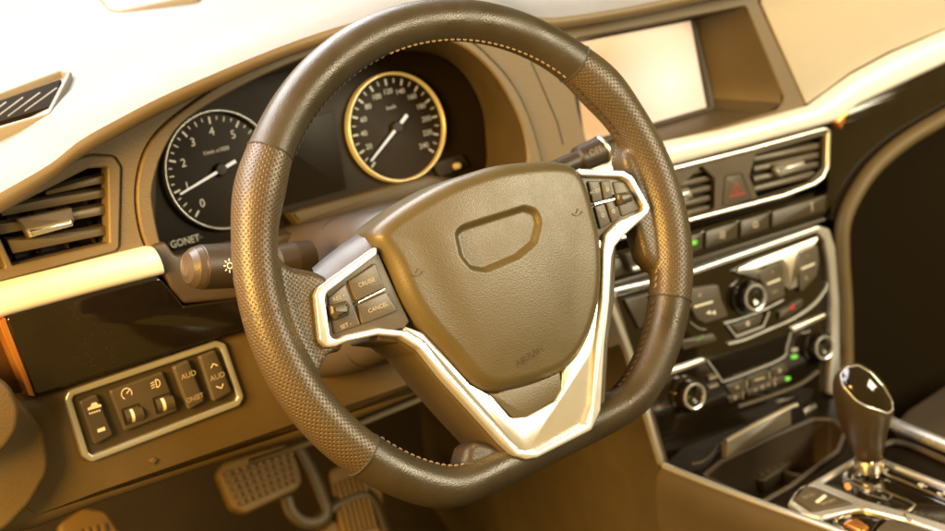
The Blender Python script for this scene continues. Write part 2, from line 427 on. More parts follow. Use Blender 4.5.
# hood ring round the dials and the tunnel behind it
mb = MB()
cu_, cv_ = D.px(335, 150, H1)
A = resample_c(ho, 120, cu_, cv_); B = resample_c(hi, 120, cu_, cv_)
rings(mb, D, [(A, -.015), (A, H1-.001), (inset(A, .001), H1), (inset(B, -.0015), H1), (B, H1-.0015)], 0, False, False)
mb.build('cluster_hood', 'soft', dash)
tun_px = [(158, 246), (156, 195), (160, 158), (186, 110), (240, 84), (300, 68), (360, 55), (425, 52), (458, 68), (480, 102), (486, 140), (484, 172), (457, 190), (430, 196), (300, 222), (225, 248), (185, 256)]
mb = MB()
tp = smooth2(ccw(CL.poly(tun_px)), 5); T = resample_c(tp, 120, *CL.px(335, 150))
row0 = [D.at(u, v, H1-.0015) for u, v in B]; row2 = [CL.at(u, v, 0) for u, v in T]
mid = lambda k: [a.lerp(b, k) for a, b in zip(row0, row2)]
loft3(mb, [row0, mid(.12), mid(.5), row2], 0, True)
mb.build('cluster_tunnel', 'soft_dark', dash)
# second seam strip to the right of the dials
mb = MB()
seam = D.poly([(531, 62), (540, 82), (549, 103), (557.5, 123), (563, 145)], 0)
stroke(mb, D, seam, .0009, .0002, 0); mb.build('seam_line', 'dark', dash)

# silver trim, left
mb = MB(); strip(mb, D, [(-90, 306), (0, 281.5), (60, 267), (110, 254.5), (149, 245)], [(-90, 341), (0, 318), (60, 301.5), (110, 288), (161, 275)], 0, .013)
mb.build('trim_strip', 'bright_trim', dash, 50)
# gloss black panel under it
mb = MB(); slab(mb, D, [(6, 317), (100, 292), (159, 277), (172, 291), (184, 306), (236, 299), (300, 290), (310, 315), (243, 330), (36, 396)], -.03, .008, .004, .002)
mb.build('gloss_panel', 'gloss', dash)
mb = MB(); slab(mb, D, [(-1, 323), (5.5, 317), (36, 396.5), (29, 396)], -.03, .0065, .001, .001)
mb.build('panel_edge', 'amber', dash)  # orange sun reflection on the panel edge, put into its colour
mb = MB(); slab(mb, D, [(-90, 342), (-2, 323), (28, 396), (18, 402), (-90, 400)], -.05, -.01, .002, .002)
mb.build('end_cheek', 'hard_dark', dash)
# bracket under the dials
mb = MB(); slab(mb, D, [(148, 246), (166, 241), (176, 256), (300, 232), (340, 270), (236, 299), (184, 304), (171, 290), (164, 270)], -.02, .006, .006, .003)
mb.build('column_surround', 'plum', dash)
# knee panel
mb = MB(); slab(mb, D, [(-90, 430), (-30, 395), (36, 394), (100, 372), (243, 329), (312, 305), (420, 300), (520, 300), (520, 365), (470, 377), (330, 434), (260, 453), (104, 505), (40, 530), (-90, 560)], -.06, 0, .004, .012, 5)
mb.build('knee_panel', 'bolster', dash, 50)
mb = MB(); tube(mb, smooth_path([D.P(x, y, -.06) for x, y in ((250, 462), (325, 437), (400, 407), (470, 379), (530, 362))]), .003)
mb.build('panel_lip', 'soft', dash)
mb = MB(); slab(mb, D, [(-90, 372), (-8, 372), (12, 386), (22, 408), (20, 430), (6, 452), (-90, 490)], .0, .05, .022, .006, 6, k=12)
slab(mb, D, [(-90, 400), (20, 395), (46, 432), (52, 470), (32, 505), (6, 532), (-90, 560)], -.02, .022, .026, .006, 6, k=12)
mb.build('side_bolster', 'bolster', dash, 50)

# left air vent and generic vent builder
def vent(pl, hole, slats, tab, tabface, group=None, ring=None, slat_t=.0042, depth=.035, vanes=4, hface=0.0, slat_h=-.004, mat_slat='slat'):
    """dark box behind an opening, horizontal slats, a silver-faced slider"""
    v = MB()
    hp = ccw(pl.poly(hole, hface)); us = [q[0] for q in hp]; u0, u1 = min(us), max(us)
    n = len(hp)
    rings(v, pl, [(hp, hface-.0005), (hp, hface-depth)], 0, False, False)
    v.f = [f[::-1] for f in v.f]
    v.add([pl.at(u, w, hface-depth) for u, w in inset(hp, -.002)], [tuple(range(n))], 0)
    root = v.build('air_vent', 'dark', dash)
    if ring:
        f = MB(); ring(f); f.build('vent_frame', 'soft', root)
    for s in slats:
        f = MB(); p = ccw(pl.poly(s, slat_h))
        # a slat is a thin blade sloping down into the box
        c = [pl.at(u, w, slat_h) for u, w in p]
        top = [pl.at(u, w+.004, slat_h-.017) for u, w in p]
        q = fillet(p, .0012, 3)
        rr = [(q, slat_h-.0012), (inset(q, .0004), slat_h-.0003), (inset(q, .0010), slat_h)]
        rings(f, pl, rr, 0, False, True)
        m = len(q)
        k0 = len(f.v); f.add([pl.at(u, w, slat_h-.0012) for u, w in q]+[pl.at(u, w+.0015, slat_h-.010) for u, w in q],
                             [(i, m+i, m+(i+1) % m, (i+1) % m)[::-1] for i in range(m)], 0)
        f.build('slat', mat_slat, root)
    ws = [q[1] for q in hp]
    for i in range(vanes):
        u = u0+(u1-u0)*(i+.7)/(vanes+.4); f = MB()
        f.add([pl.at(u, min(ws), hface-.024), pl.at(u, max(ws), hface-.024), pl.at(u, max(ws), hface-.034), pl.at(u, min(ws), hface-.034)], [(0, 1, 2, 3)], 0)
        f.build('vane', 'soft_dark', root)
    if tab:
        f = MB(); slab(f, pl, tab, slat_h-.004, slat_h+.004, .001, .0012, mi=0)
        slab(f, pl, tabface, slat_h+.002, slat_h+.0085, .0012, .0022, mi=1)
        f.build('slider', [mat_slat, 'silver_paint'], root)
    return root
def lring(f):
    vo2 = [(-70, 247), (0, 207), (78, 158.6), (92, 155.5), (114, 156.5), (121, 167), (119, 250), (0, 281), (-70, 298)]
    p = fillet(ccw(D.poly(vo2, .003)), .006); h = fillet(ccw(D.poly([(13, 266), (0, 238), (0, 213.5), (88, 168.5), (108, 167), (109.5, 243)], .003)), .002)
    h2 = fillet(ccw(D.poly([(-66, 287), (-66, 254), (-6, 222), (-5, 240), (6, 268)], .003)), .002)
    plate(f, D, p, [h, h2], -.012, .003, .0012)
vent(D, [(13, 266), (0, 238), (0, 213), (88, 168), (109, 166), (110, 244)],
     [[(45, 192), (78, 182), (107, 174.5), (107, 182.5), (47, 195.5)], [(0, 209), (48, 198.5), (107, 189), (107, 197), (2, 216.5)],
      [(-2, 224.5), (40, 218), (107, 205), (107, 214), (0, 235)], [(7, 240), (60, 236), (107, 226), (106, 235), (13, 254)]],
     [(17, 219), (72, 207.5), (75, 222), (30, 239), (24, 229)], [(27, 229.5), (72, 219), (74.5, 226), (31, 238)], ring=lring)
f = MB(); hp = ccw(D.poly([(-68, 290), (-68, 252), (-5, 219), (-4, 240), (8, 270)], 0))
f.add([D.at(u, w, -.03) for u, w in hp], [tuple(range(len(hp)))], 0)
for k in range(3):
    y = 232+k*17
    slab(f, D, [(-66, y+20), (-3, y+4), (0, y+12), (-66, y+28)], -.02, -.004, .001, .001, mi=1)
f.build('side_vent', ['dark', 'soft'], dash)

# demister grille let into the top pad
pa, na = on_pad(30, 95); pb, _ = on_pad(58, 88); pc, _ = on_pad(30, 115)
TN = (pb-pa).cross(pc-pa).normalized()
if TN.z < 0: TN = -TN
TP = PL(pa, TN, (1, 0, 0))
f = MB(); frame(f, TP, [(-60, 114), (62, 68), (71, 71), (68, 78), (50, 113), (-60, 145)], .004, -.004, .0062, .003, .0015, mi=0)
g = f.build('demister_grille', 'top', dash)
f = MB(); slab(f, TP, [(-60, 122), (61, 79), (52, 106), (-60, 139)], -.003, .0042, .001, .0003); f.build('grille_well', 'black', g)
for x in (-34, -17, 0, 17, 34):
    f = MB(); slab(f, TP, [(x-10, 121-.30*x), (x-8, 120.5-.30*x), (x+24, 97-.28*x), (x+22, 97-.28*x)], -.002, .0050, .0003, .0004); f.build('grille_bar', 'top', g)
pa, na = on_pad(120, 4); TP2 = PL(pa, TN, (1, 0, 0))
f = MB(); slab(f, TP2, [(94, -14), (101, 0), (108, 9), (118, 11), (165, 1), (200, -7), (190, -22)], -.006, .0035, .008, .002, 4); f.build('speaker_cover', 'top', dash, 50)

# screen housing
mb = MB()
S0 = .0
so_r = resample_c(so, 80, *D.px(650, 85)); back = fillet(ccw(D.poly([(560, 60), (572, 38), (694, 14.5), (716, 108), (640, 130), (580, 150)], -.05)), .003)
bk = resample_c(back, 80, *D.px(650, 85))
loft3(mb, [[D.at(u, v, -.001) for u, v in so_r], [D.at(u, v, -.004) for u, v in inset(so_r, .0015)], [D.at(u, v, -.05) for u, v in bk]], 0, True)
mb.add([D.at(u, v, -.0502) for u, v in bk], [tuple(range(80))], 0)
mb.build('screen_recess', 'recess', dash)
# pale front panel on the passenger side
mb = MB(); slab(mb, D, [(760, -16), (762, 4), (807, 104), (826, 91), (850, 73), (889, 52), (945, 29), (1030, -2), (1150, -50), (1150, -125), (1000, -75), (860, -39)], -.02, .001, .001, .001)
mb.build('passenger_panel', 'pale', dash)
# silver trim, right
tr_top = [(585, 165), (661, 142), (720, 130), (780, 113.5), (807, 106), (825, 93), (850, 75), (889, 54), (945, 30), (1030, 0), (1150, -48)]
tr_bot = [(585, 188), (662, 167), (720, 152), (780, 136), (815, 126.5), (834, 122), (853, 107), (890, 89), (945, 63), (1030, 30), (1150, -8)]
mb = MB(); strip(mb, D, tr_top, tr_bot, 0, .012); mb.build('trim_strip', 'bright_trim', dash, 50)
mb = MB(); slab(mb, D, [(836, 122), (849, 109), (846, 120), (842, 129)], -.002, .010, .0005, .001); mb.build('trim_reflection', 'amber', dash)  # orange reflection on the gloss panel, added as a coloured chip
# gloss black wrap and cheek strip towards the passenger side
mb = MB(); slab(mb, D, [(829, 127), (838, 123), (851, 109), (877, 97), (916, 76), (945, 64), (1150, -6), (1150, 20), (1030, 68), (945, 112), (900, 138), (868, 166), (846, 198), (834, 222), (828, 195)], -.02, .001, .001, .001)
mb.build('gloss_panel', 'gloss', dash)
ck = smooth_path([D.P(x, y, .006) for x, y in ((1150, 18), (1030, 70), (945, 117), (904, 142), (874, 168), (854, 197), (843, 225), (842, 260), (845, 310), (846, 398))])
mb = MB(); tube(mb, ck, .0078, 14); mb.build('cheek_strip', 'bolster', dash)
# near-black panel standing in for the deep shade of the passenger footwell
mb = MB(); slab(mb, D, [(838, 240), (850, 205), (874, 172), (945, 122), (1150, 25), (1150, 520), (850, 470)], -.10, -.012, .005, .004, 5)
mb.build('footwell_shade_panel', 'black', dash, 50)
# centre stack: vent unit
vb = MB()
vf_out = [(596, 188), (670, 167.5), (750, 147.5), (826, 126.8), (831.5, 130), (830.5, 167), (825, 179), (816, 186), (785, 198), (739, 210), (687, 223.5), (600, 246)]
frame(vb, D, vf_out, .0042, -.02, .006, .010, .0018, 4); vb.build('vent_surround', 'silver', dash, 50)
vin = inset(fillet(ccw(D.poly(vf_out, .006)), .010), .0040)
hl = [(640, 180), (675, 172), (702, 166.7), (715, 179), (714.5, 209), (688, 218.5), (640, 230)]
hr = [(750, 176), (756, 155), (824, 135.6), (822.5, 168), (808, 182.5), (758, 197.5)]
vb = MB(); plate(vb, D, vin, [fillet(ccw(D.poly(hl, .003)), .002), fillet(ccw(D.poly(hr, .003)), .002)], -.015, .003, .001)
vb.build('vent_console', 'button', dash)
def slat_rows(xl, xr, yl, yr, n, t=5.4):
    out = []
    for k in range(n):
        a = yl[0]+(yl[1]-yl[0])*k/(n-1); b = yr[0]+(yr[1]-yr[0])*k/(n-1)
        out.append([(xl, a), (xr, b), (xr, b+t), (xl, a+t)])
    return out
vent(D, hr, slat_rows(754, 821, (157, 187), (143, 170), 4), [(772, 165), (803, 158.5), (807, 166), (782, 176)], [(776, 169.5), (804.5, 161.5), (806.5, 167.5), (781.5, 176.5)], hface=.003, slat_h=-.002)
vent(D, hl, slat_rows(644, 712, (181, 222), (165, 205), 5), [(668, 192), (689, 187), (694, 194), (680, 203)], [(672, 196), (690, 190), (694.5, 197.5), (680, 203.5)], hface=.003, slat_h=-.002)
vb = MB(); slab(vb, D, [(726.5, 177), (741, 174.5), (749.5, 198), (724, 204.5)], 0, .0045, .0015, .001, mi=0)
for tri_ in ([(729.5, 196.5), (736, 183.5), (744.5, 193)],):
    p = ccw(D.poly(tri_, .0048)); stroke(vb, D, [tuple(q) for q in p], .0016, .0047, 1, True)
    p2 = inset(p, .003); stroke(vb, D, p2, .0011, .0047, 1, True)
vb.build('hazard_button', ['button', 'red'], dash)
vb = MB(); frame(vb, D, [(725, 175.5), (742, 172.5), (752, 199), (722, 207)], .0008, 0, .0035, .0015, .0003); vb.build('button_gap', 'dark', dash)

# button row under the vents
row = MB(); slab(row, D, [(590, 262), (690, 234.5), (829, 193), (830, 206), (825, 215), (690, 258), (592, 286)], -.02, .002, .002, .0012)
br = row.build('button_row', 'gloss', dash)
def topline(x): return 234.5+(193-234.5)*(x-690)/139
def botline(x): return 254.5+(212-254.5)*(x-690)/135
for a, b, ic in ((607, 636, None), (638, 671, None), (673, 703.5, 'lamp'), (706, 738.5, 'heat'), (741, 770, 'dot'), (772.5, 826, 'bar')):
    q = MB(); slab(q, D, [(a, topline(a)+1.5), (b, topline(b)+1.5), (b-1, botline(b)-1), (a, botline(a)-1)], 0, .0048, .001, .001, mi=0)
    cx = {'lamp': 694.5, 'heat': 722, 'dot': 755.5, 'bar': 812}.get(ic, 0); cy = (topline(cx)+botline(cx))/2
    if ic == 'lamp': slab(q, D, [(691, cy-1.4), (697.5, cy-3.2), (697.5, cy+1), (691, cy+2.8)], .004, .0056, .0012, .0006, mi=1)
    elif ic == 'heat':
        for dx in (-2, 0, 2): stroke(q, D, D.poly([(cx+dx, cy-4), (cx+dx+.6, cy), (cx+dx, cy+4)], .005), .0012, .0048, 2)
    elif ic == 'dot': stroke(q, D, circ(D.px(cx, cy, .005), .0026, n=16), .0014, .0048, 2, True)
    elif ic == 'bar': stroke(q, D, D.poly([(cx, cy-4), (cx, cy+4)], .005), .0013, .0048, 2); stroke(q, D, D.poly([(cx-2, cy-3), (cx+1, cy-4.5)], .005), .0010, .0048, 2)
    q.build('button', ['button_dark', 'green', 'print'], br)
q = MB(); slab(q, D, [(592, 288), (690, 260), (826, 217.5), (826, 221), (690, 265), (592, 292)], -.01, .004, .0005, .0012); q.build('ledge', 'button', dash)
q = MB(); slab(q, D, [(625, 254), (640, 249.5), (652, 262), (640, 270), (632, 271)], .002, .012, .001, .001, mi=0)
slab(q, D, [(632, 268), (652, 262), (653, 267), (634, 272)], .008, .0145, .001, .001, mi=1); q.build('start_switch', ['button_dark', 'silver'], dash)

# silver stack frame and gloss fascia
fr = [(606, 298), (611, 289), (690, 270.5), (819, 225.5), (830, 229), (836, 248), (840, 300), (841, 394), (830, 396), (832, 300), (829, 262), (825, 241), (818, 232.5), (690, 276.5), (618, 293), (614.5, 300), (633, 350), (669, 464), (662, 467), (627, 352)]
mb = MB(); slab(mb, D, fr, -.02, .008, .005, .002, 4); mb.build('stack_frame', 'silver_paint', dash, 50)
mb = MB(); slab(mb, D, [(613, 296), (690, 274), (819, 230), (829, 243), (833, 300), (833, 398), (800, 420), (672, 470), (632, 350)], -.03, .001, .003, .001)
mb.build('stack_fascia', 'gloss', dash)
# left flank of the stack, facing the driver
mb = MB(); xs = .262
fl_ = [Vector((xs-.028, .165, -.13)), Vector((xs-.022, .16, -.155)), Vector((xs+.004, .125, -.312)), Vector((xs+.004, .125, -.66)), Vector((xs+.03, .6, -.66)), Vector((xs+.0, .6, -.10)), Vector((xs-.028, .3, -.10))]
mb.add(fl_+[v+Vector((.003, 0, 0)) for v in fl_], [tuple(range(7)), tuple(range(13, 6, -1))]+[(i, i+7, (i+1) % 7+7, (i+1) % 7) for i in range(7)], 0)
mb.build('stack_flank', 'soft_dark', dash)

# ------------------------------------------------------------------ instrument cluster
clus = thing('instrument_cluster', 'dark instrument cluster with two cream-ringed dials seen through the steering wheel', 'gauge cluster', CL.at(.04, 0, -.02))
mb = MB(); slab(mb, CL, [(150, 252), (148, 190), (154, 150), (182, 104), (240, 78), (300, 60), (360, 48), (425, 46), (460, 70), (486, 105), (492, 140), (490, 175), (455, 195), (430, 197), (300, 224), (225, 252), (185, 258)], -.03, -.0015, .01, .001)
mb.build('backplate', 'dial', clus)
def dial(name, cpx, rx, label, a0, step, n, minor, nums, skip, numr, numsize, extra, needle_a, red=None, ring='silver_paint'):
    c = CL.px(*cpx, 0); R_ = rx
    f = MB(); slab(f, CL, circ(c, R_, n=72), -.004, .001, 0, .0004, px=False); d = f.build(name, 'dial', clus); d['label'] = label
    f = MB(); frame(f, CL, circ(c, R_*1.03, n=72), R_*.045, -.003, .006, 0, .0012, 4, px=False); f.build('bezel', ring, d, 60)
    f = MB()
    for i in range(n*minor+1):
        a = rad(a0-step*i/minor); L1 = R_*.92; L0 = R_*(.80 if i % minor == 0 else .86)
        if i % minor and (minor % 2 == 0) and i % (minor//2) == 0: L0 = R_*.83
        w = .0016 if i % minor == 0 else .0009
        stroke(f, CL, [(c[0]+L0*math.cos(a), c[1]+L0*math.sin(a)), (c[0]+L1*math.cos(a), c[1]+L1*math.sin(a))], w, .0012, 0)
    for i in range(n+1):
        if i in skip: continue
        a = rad(a0-step*i); text(f, CL, nums(i), (c[0]+R_*numr*math.cos(a), c[1]+R_*numr*math.sin(a)), numsize, .0012, 0, 0)
    for s, dx, dy, sz in extra: text(f, CL, s, (c[0]+dx*R_, c[1]+dy*R_), sz, .0012)
    if red:
        stroke(f, CL, circ(c, R_*.945, n=24, a0=red[0], a1=red[1]), R_*.04, .0011, 1)
    f.build('scale', ['dialprint', 'red'], d)
    f = MB(); a = rad(needle_a); ca, sa = math.cos(a), math.sin(a)
    def q(t, w, h): return [CL.at(c[0]+ca*R_*t-sa*w, c[1]+sa*R_*t+ca*w, h)]
    pts = q(-.30, -.0014, .006)+q(-.30, .0014, .006)+q(.86, .0006, .006)+q(.86, -.0006, .006)
    lo_ = [p-CL.n*.0015 for p in pts]
    f.add(pts+lo_, [(3, 2, 1, 0), (0, 1, 5, 4), (1, 2, 6, 5), (2, 3, 7, 6), (3, 0, 4, 7)], 0)
    f.build('needle', 'needle', d)
    f = MB(); lathe(f, CL.at(*c, .001), CL.n, [(0, R_*.115), (.004, R_*.11), (.0056, R_*.09), (.0058, 0)], 32); f.build('needle_hub', 'dark', d)
    return d
dial('tachometer', (219, 170), .0488, 'left dial marked 0 to 7 with its needle just below 1', 227, 34.8, 7, 4, str, (), .66, .0098, (('1/min x1000', .02, .33, .0048),), 196, (10, -20))
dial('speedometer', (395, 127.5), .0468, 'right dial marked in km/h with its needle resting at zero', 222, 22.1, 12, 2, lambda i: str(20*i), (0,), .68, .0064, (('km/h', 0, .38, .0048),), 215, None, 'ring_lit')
f = MB(); slab(f, CL, [(262, 130), (333, 111), (346.5, 189), (285, 206)], -.002, .0006, .001, .0003); f.build('trip_display', 'lcd', clus)
f = MB(); slab(f, CL, [(164, 243), (196, 233), (207, 238), (175, 250)], -.002, .002, .002, .001, mi=0); text(f, CL, 'GONET', CL.px(185, 241.5, .002), .0085, .0020, 0, 1, .9); f.build('label_plate', ['dark', 'dialprint'], clus)  # lettered label plate with print that glows
f = MB(); slab(f, CL, [(432, 163), (462, 154), (470, 166), (440, 178)], -.002, .002, .003, .001, mi=0); lathe(f, CL.at(*CL.px(457, 166, .004), .002), CL.n, [(0, .0032), (.006, .0026), (.0066, .0016), (.0067, 0)], 20, 1); f.build('trip_knob', ['dark', 'print'], clus)
f = MB(); slab(f, CL, [(290, 213), (300, 209), (430, 175), (470, 180), (460, 192), (300, 226)], -.004, .012, .002, .003); f.build('lower_ledge', 'soft_dark', clus)

# ------------------------------------------------------------------ navigation screen
scr = thing('navigation_screen', 'navigation screen with peach window glare painted on, set back in the top of the dashboard', 'screen', D.at(.32, .03, -.05))
f = MB(); slab(f, D, [(566, 44), (574, 40), (694, 17), (712, 107.5), (640, 128), (580, 146)], -.052, -.046, .002, .001); f.build('bezel', 'hard_dark', scr)
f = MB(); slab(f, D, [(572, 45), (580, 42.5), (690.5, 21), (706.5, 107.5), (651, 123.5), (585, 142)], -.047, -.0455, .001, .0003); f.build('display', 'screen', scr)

# ------------------------------------------------------------------ switch panel left of the wheel
sw = thing('switch_panel', 'small silver-framed panel of five dark switches low on the left of the dashboard', 'switch panel', D.P(155, 405))
so2 = [(65, 399), (70, 390), (217, 340.5), (226, 343.5), (244.5, 397), (240, 406), (92, 462.5), (83, 457)]
f = MB(); frame(f, D, so2, .0055, -.004, .0045, .006, .0016, 4); f.build('frame', 'silver_paint', sw, 50)
f = MB(); slab(f, D, [(70, 400), (74, 393), (216, 345.5), (222, 348), (239, 396), (236, 402), (94, 456.5), (88, 453)], -.003, .0012, .004, .0005); f.build('backplate', 'button_dark', sw)
def icon_car(f, c, s, mi):
    pts = [(-1, -.35), (-1, 0), (-.55, .08), (-.25, .5), (.35, .5), (.65, .05), (1, 0), (1, -.35)]
    p = [(c[0]+x*s, c[1]+y*s) for x, y in pts]
    f.add([D.at(u, v, .0072) for u, v in p], [tuple(range(len(p)))[::-1]], mi)
def swbtn(pts, deco, h=.0068):
    f = MB(); slab(f, D, pts, 0, h, .0022, .0014, mi=0); deco(f, h); return f.build('button', ['button', 'white', 'print'], sw)
def d1(f, h):
    icon_car(f, D.px(94, 406, h), .0055, 1)
    for k in range(5): stroke(f, D, D.poly([(89+k*2.4, 413.6-k*.75), (90.5+k*2.4, 413.1-k*.75)], h), .0014, h, 1)
    stroke(f, D, D.poly([(97.5, 430.8), (105, 428.3)], h), .0028, h, 1)
swbtn([(80, 402), (97, 394), (113.5, 435), (95, 445)], d1)
def d3(f, h): text(f, D, 'AUD', D.px(188.5, 375, h), .0062, h, 4, 2); text(f, D, 'ONSET', D.px(195, 398, h), .0058, h, 4, 2, .8)
swbtn([(173.5, 367), (189, 360), (205, 401), (189, 410)], d3)
def d4(f, h):
    text(f, D, 'AUD', D.px(217.5, 376.5, h), .0062, h, 4, 2)
    stroke(f, D, D.poly([(211, 368), (213, 363.5), (217.5, 365.5)], h), .0009, h, 1); stroke(f, D, D.poly([(216, 386.5), (221.5, 388), (223, 383.5)], h), .0009, h, 1)
swbtn([(199.5, 356.5), (215.5, 350), (232.5, 391.5), (214, 402)], d4)
def d2(f, h):
    c = D.px(126.5, 393.5, h); stroke(f, D, circ(c, .0042, n=20, a0=-30, a1=240), .0007, h, 1); stroke(f, D, [c, (c[0]+.0028, c[1]+.0024)], .0008, h, 1)
    c = D.px(156, 383.5, h); stroke(f, D, circ(c, .0032, n=12, a0=-90, a1=90), .0007, h, 1); stroke(f, D, [(c[0], c[1]+.0032), (c[0], c[1]-.0032)], .0007, h, 1)
    for k in (-1, 0, 1): stroke(f, D, [(c[0]-.0012, c[1]+k*.002), (c[0]-.0045, c[1]+k*.002-.0008)], .0006, h, 1)
b2 = swbtn([(110, 391), (163, 371.5), (178.5, 410.5), (125, 431.5)], d2, .0055)
for cx, cy in ((132, 414.5), (163, 403.5)):
    f = MB(); frame(f, D, [(cx-11, cy-5.5), (cx+7, cy-11.5), (cx+11, cy+4), (cx-6.5, cy+11)], .0012, .004, .0062, .001, .0004); f.build('wheel_rim', 'dark', b2)
    f = MB(); a = D.P(cx-8.5, cy+2.5, .002); b = D.P(cx+8.5, cy-2.5, .002)
    ax = (b-a).normalized(); up_ = D.n.cross(ax)
    Ln = (b-a).length
    for t0, t1, mi in ((0, .30, 0), (.30, .48, 1), (.48, 1, 0)):
        rows_ = []
        for k in range(13):
            q = rad(-10+200*k/12); off_ = up_*math.cos(q)*.0062+D.n*math.sin(q)*.0072
            rows_.append([a+ax*Ln*t0+off_, a+ax*Ln*t1+off_])
        loft3(f, rows_, mi)
    for k in range(2, 11):
        q = rad(-10+200*k/12); off_ = up_*math.cos(q)*.0063+D.n*math.sin(q)*.0073
        tube(f, [a+ax*Ln*.5+off_, a+ax*Ln+off_], .0003, 5)
    f.build('thumbwheel', ['button', 'white'], b2)
f = MB(); slab(f, D, [(149, 461), (154, 457.5), (158.5, 459.5), (154, 465)], -.001, .0022, .001, .0008); o = f.build('screw_cap', 'bolster', dash)

# ------------------------------------------------------------------ audio panel
au = thing('audio_panel', 'grey-buttoned audio control panel with one round chrome-ringed volume knob', 'audio controls', D.P(745, 300))
def knob(root, cpx, r, hgt, name='knob', chrome=.68, axis_off=(0, 0), glint='red'):
    c = D.px(*cpx, 0); f = MB()
    o_ = D.at(*c, .001)
    lathe(f, o_, D.n, [(0, r*1.18), (.0025, r*1.15), (.003, r*1.0)], 48, 0)
    lathe(f, o_, D.n, [(.002, r), (hgt*.85, r*.93), (hgt*.97, r*.88), (hgt, r*.83)], 48, 0)
    k = f.build(name, 'gloss', root)
    f = MB(); lathe(f, o_, D.n, [(hgt-.001, r*.84), (hgt+.0010, r*.82), (hgt+.0016, r*.76), (hgt+.0010, r*.68), (hgt-.001, r*.66)], 48); f.build('chrome_ring', 'silver_paint', k, 60)
    f = MB(); lathe(f, o_, D.n, [(hgt-.001, r*.67), (hgt-.0016, r*.5), (hgt-.003, r*.2), (hgt-.0032, 0)], 40); f.build('knob_cap', 'gloss', k, 60)
    return k
knob(au, (745, 296), .0155, .014)
q = MB(); slab(q, D, [(690, 289), (719, 284.5), (722, 300), (729, 316), (706, 323.5), (698, 320), (688, 303)], 0, .0055, .003, .0012, mi=0)
stroke(q, D, D.poly([(694.5, 307), (713, 301.5)], .006), .0018, .0055, 1)
stroke(q, D, circ(D.px(700, 295, .006), .0014, n=10), .0008, .0055, 2, True)
for dx in (0, 5): q.add([D.at(*w, .0058) for w in D.poly([(706+dx, 313.5), (710+dx, 310), (711+dx, 314)], .0058)], [(0, 2, 1)], 1)
q.build('button', ['button', 'white', 'print'], au)
q = MB(); slab(q, D, [(757, 274), (762, 269.5), (780, 262), (784, 265), (785, 296), (765, 305), (766, 290)], 0, .0055, .002, .0012, mi=0)
stroke(q, D, D.poly([(767.5, 284), (780.5, 279)], .006), .0018, .0055, 1)
text(q, D, '+', D.px(773, 272, .006), .006, .0055, 0, 2); text(q, D, '▸▸|' if False else '>>', D.px(775, 292, .006), .006, .0055, 0, 2)
q.build('button', ['button', 'white', 'print'], au)
q = MB(); slab(q, D, [(799, 252), (818, 244.5), (819.5, 262), (817, 276), (801, 293), (799.5, 285)], 0, .0055, .003, .0012, mi=0)
stroke(q, D, D.poly([(801.5, 269), (815, 263.5)], .006), .0018, .0055, 1); text(q, D, '^', D.px(808, 257, .006), .006, .0055, 0, 2)
stroke(q, D, circ(D.px(806.5, 278, .006), .0012, n=10), .0008, .0055, 2, True)
q.build('button', ['button', 'white', 'print'], au)
q = MB(); slab(q, D, [(732, 272), (756, 260), (819, 236), (818, 243), (798, 251), (798, 287), (789, 290.5), (787, 266), (782, 260.5), (757, 269)], .0, .005, .001, .0015); q.build('silver_bracket', 'silver', au, 50)
for pts, r_ in (([(724, 323.5), (742, 318), (765, 309), (783, 300)], .0010), ([(728, 344), (745, 339.5), (770, 329), (790, 320), (812, 306), (825, 290), (829, 275)], .0014), ([(690, 322), (698, 328), (706, 329.5)], .0006)):
    q = MB(); tube(q, smooth_path([D.P(x, y, .0025) for x, y in pts]), r_, 8); q.build('chrome_line', 'silver_paint', au)
q = MB(); slab(q, D, [(732, 326), (764, 314), (760, 323.5), (738, 332)], 0, .0045, .001, .001, mi=0); stroke(q, D, circ(D.px(748, 323.5, .005), .0016, n=10), .0009, .0045, 1, True); q.build('button', ['button', 'white'], au)
q = MB(); tube(q, [D.P(x, y, .003) for x, y in ((727, 325), (736, 336.5), (763, 326.5), (769, 311.5))], .0014, 8); q.build('chrome_line', 'silver_paint', au)
q = MB(); slab(q, D, [(780, 312), (803, 298.5), (803, 306), (790, 316), (779, 319)], 0, .004, .001, .001, mi=0)
q.add([D.at(*w, .0044) for w in D.poly([(787, 310), (793, 303.5), (795, 309)], .0044)], [(0, 2, 1)], 1); q.build('button', ['button_dark', 'red'], au)
q = MB(); slab(q, D, [(680, 341), (714, 333.5), (718, 341), (684, 350)], 0, .0035, .001, .001, mi=0)
stroke(q, D, D.poly([(697.5, 341.5), (699, 339), (702, 337.8), (703, 335)], .004), .0016, .0035, 1); q.build('button', ['button_dark', 'greend'], au)
q = MB(); slab(q, D, [(624, 300), (684, 285), (683, 288), (660, 296), (640, 330), (634, 318)], 0, .0045, .002, .001); q.build('button', 'button_dark', au)

# ------------------------------------------------------------------ climate panel
cc = thing('climate_panel', 'black climate control panel with two round knobs, dark display and green lamps', 'climate controls', D.P(755, 375))
knob(cc, (684.5, 394), .0150, .014); knob(cc, (814.5, 346), .0140, .013)
q = MB(); slab(q, D, [(707.5, 360), (789.5, 333.5), (782.5, 356.5), (724, 379)], 0, .002, .001, .0005); q.build('display', 'lcd', cc)
q = MB(); tube(q, smooth_path([D.P(x, y, .003) for x, y in ((707, 360), (715, 371), (721, 379.5), (726, 381), (755, 370), (783, 357.5), (787, 346), (791, 332))], 4), .0011, 8); q.build('chrome_line', 'silver_paint', cc)
q = MB(); slab(q, D, [(669, 370), (704, 358), (707, 362), (704, 364), (670, 375.5)], 0, .004, .001, .0012); q.build('silver_bar', 'silver', cc)
q = MB(); slab(q, D, [(792, 328), (826, 313), (826, 318), (794, 333)], 0, .004, .001, .0012); q.build('silver_bar', 'silver', cc)
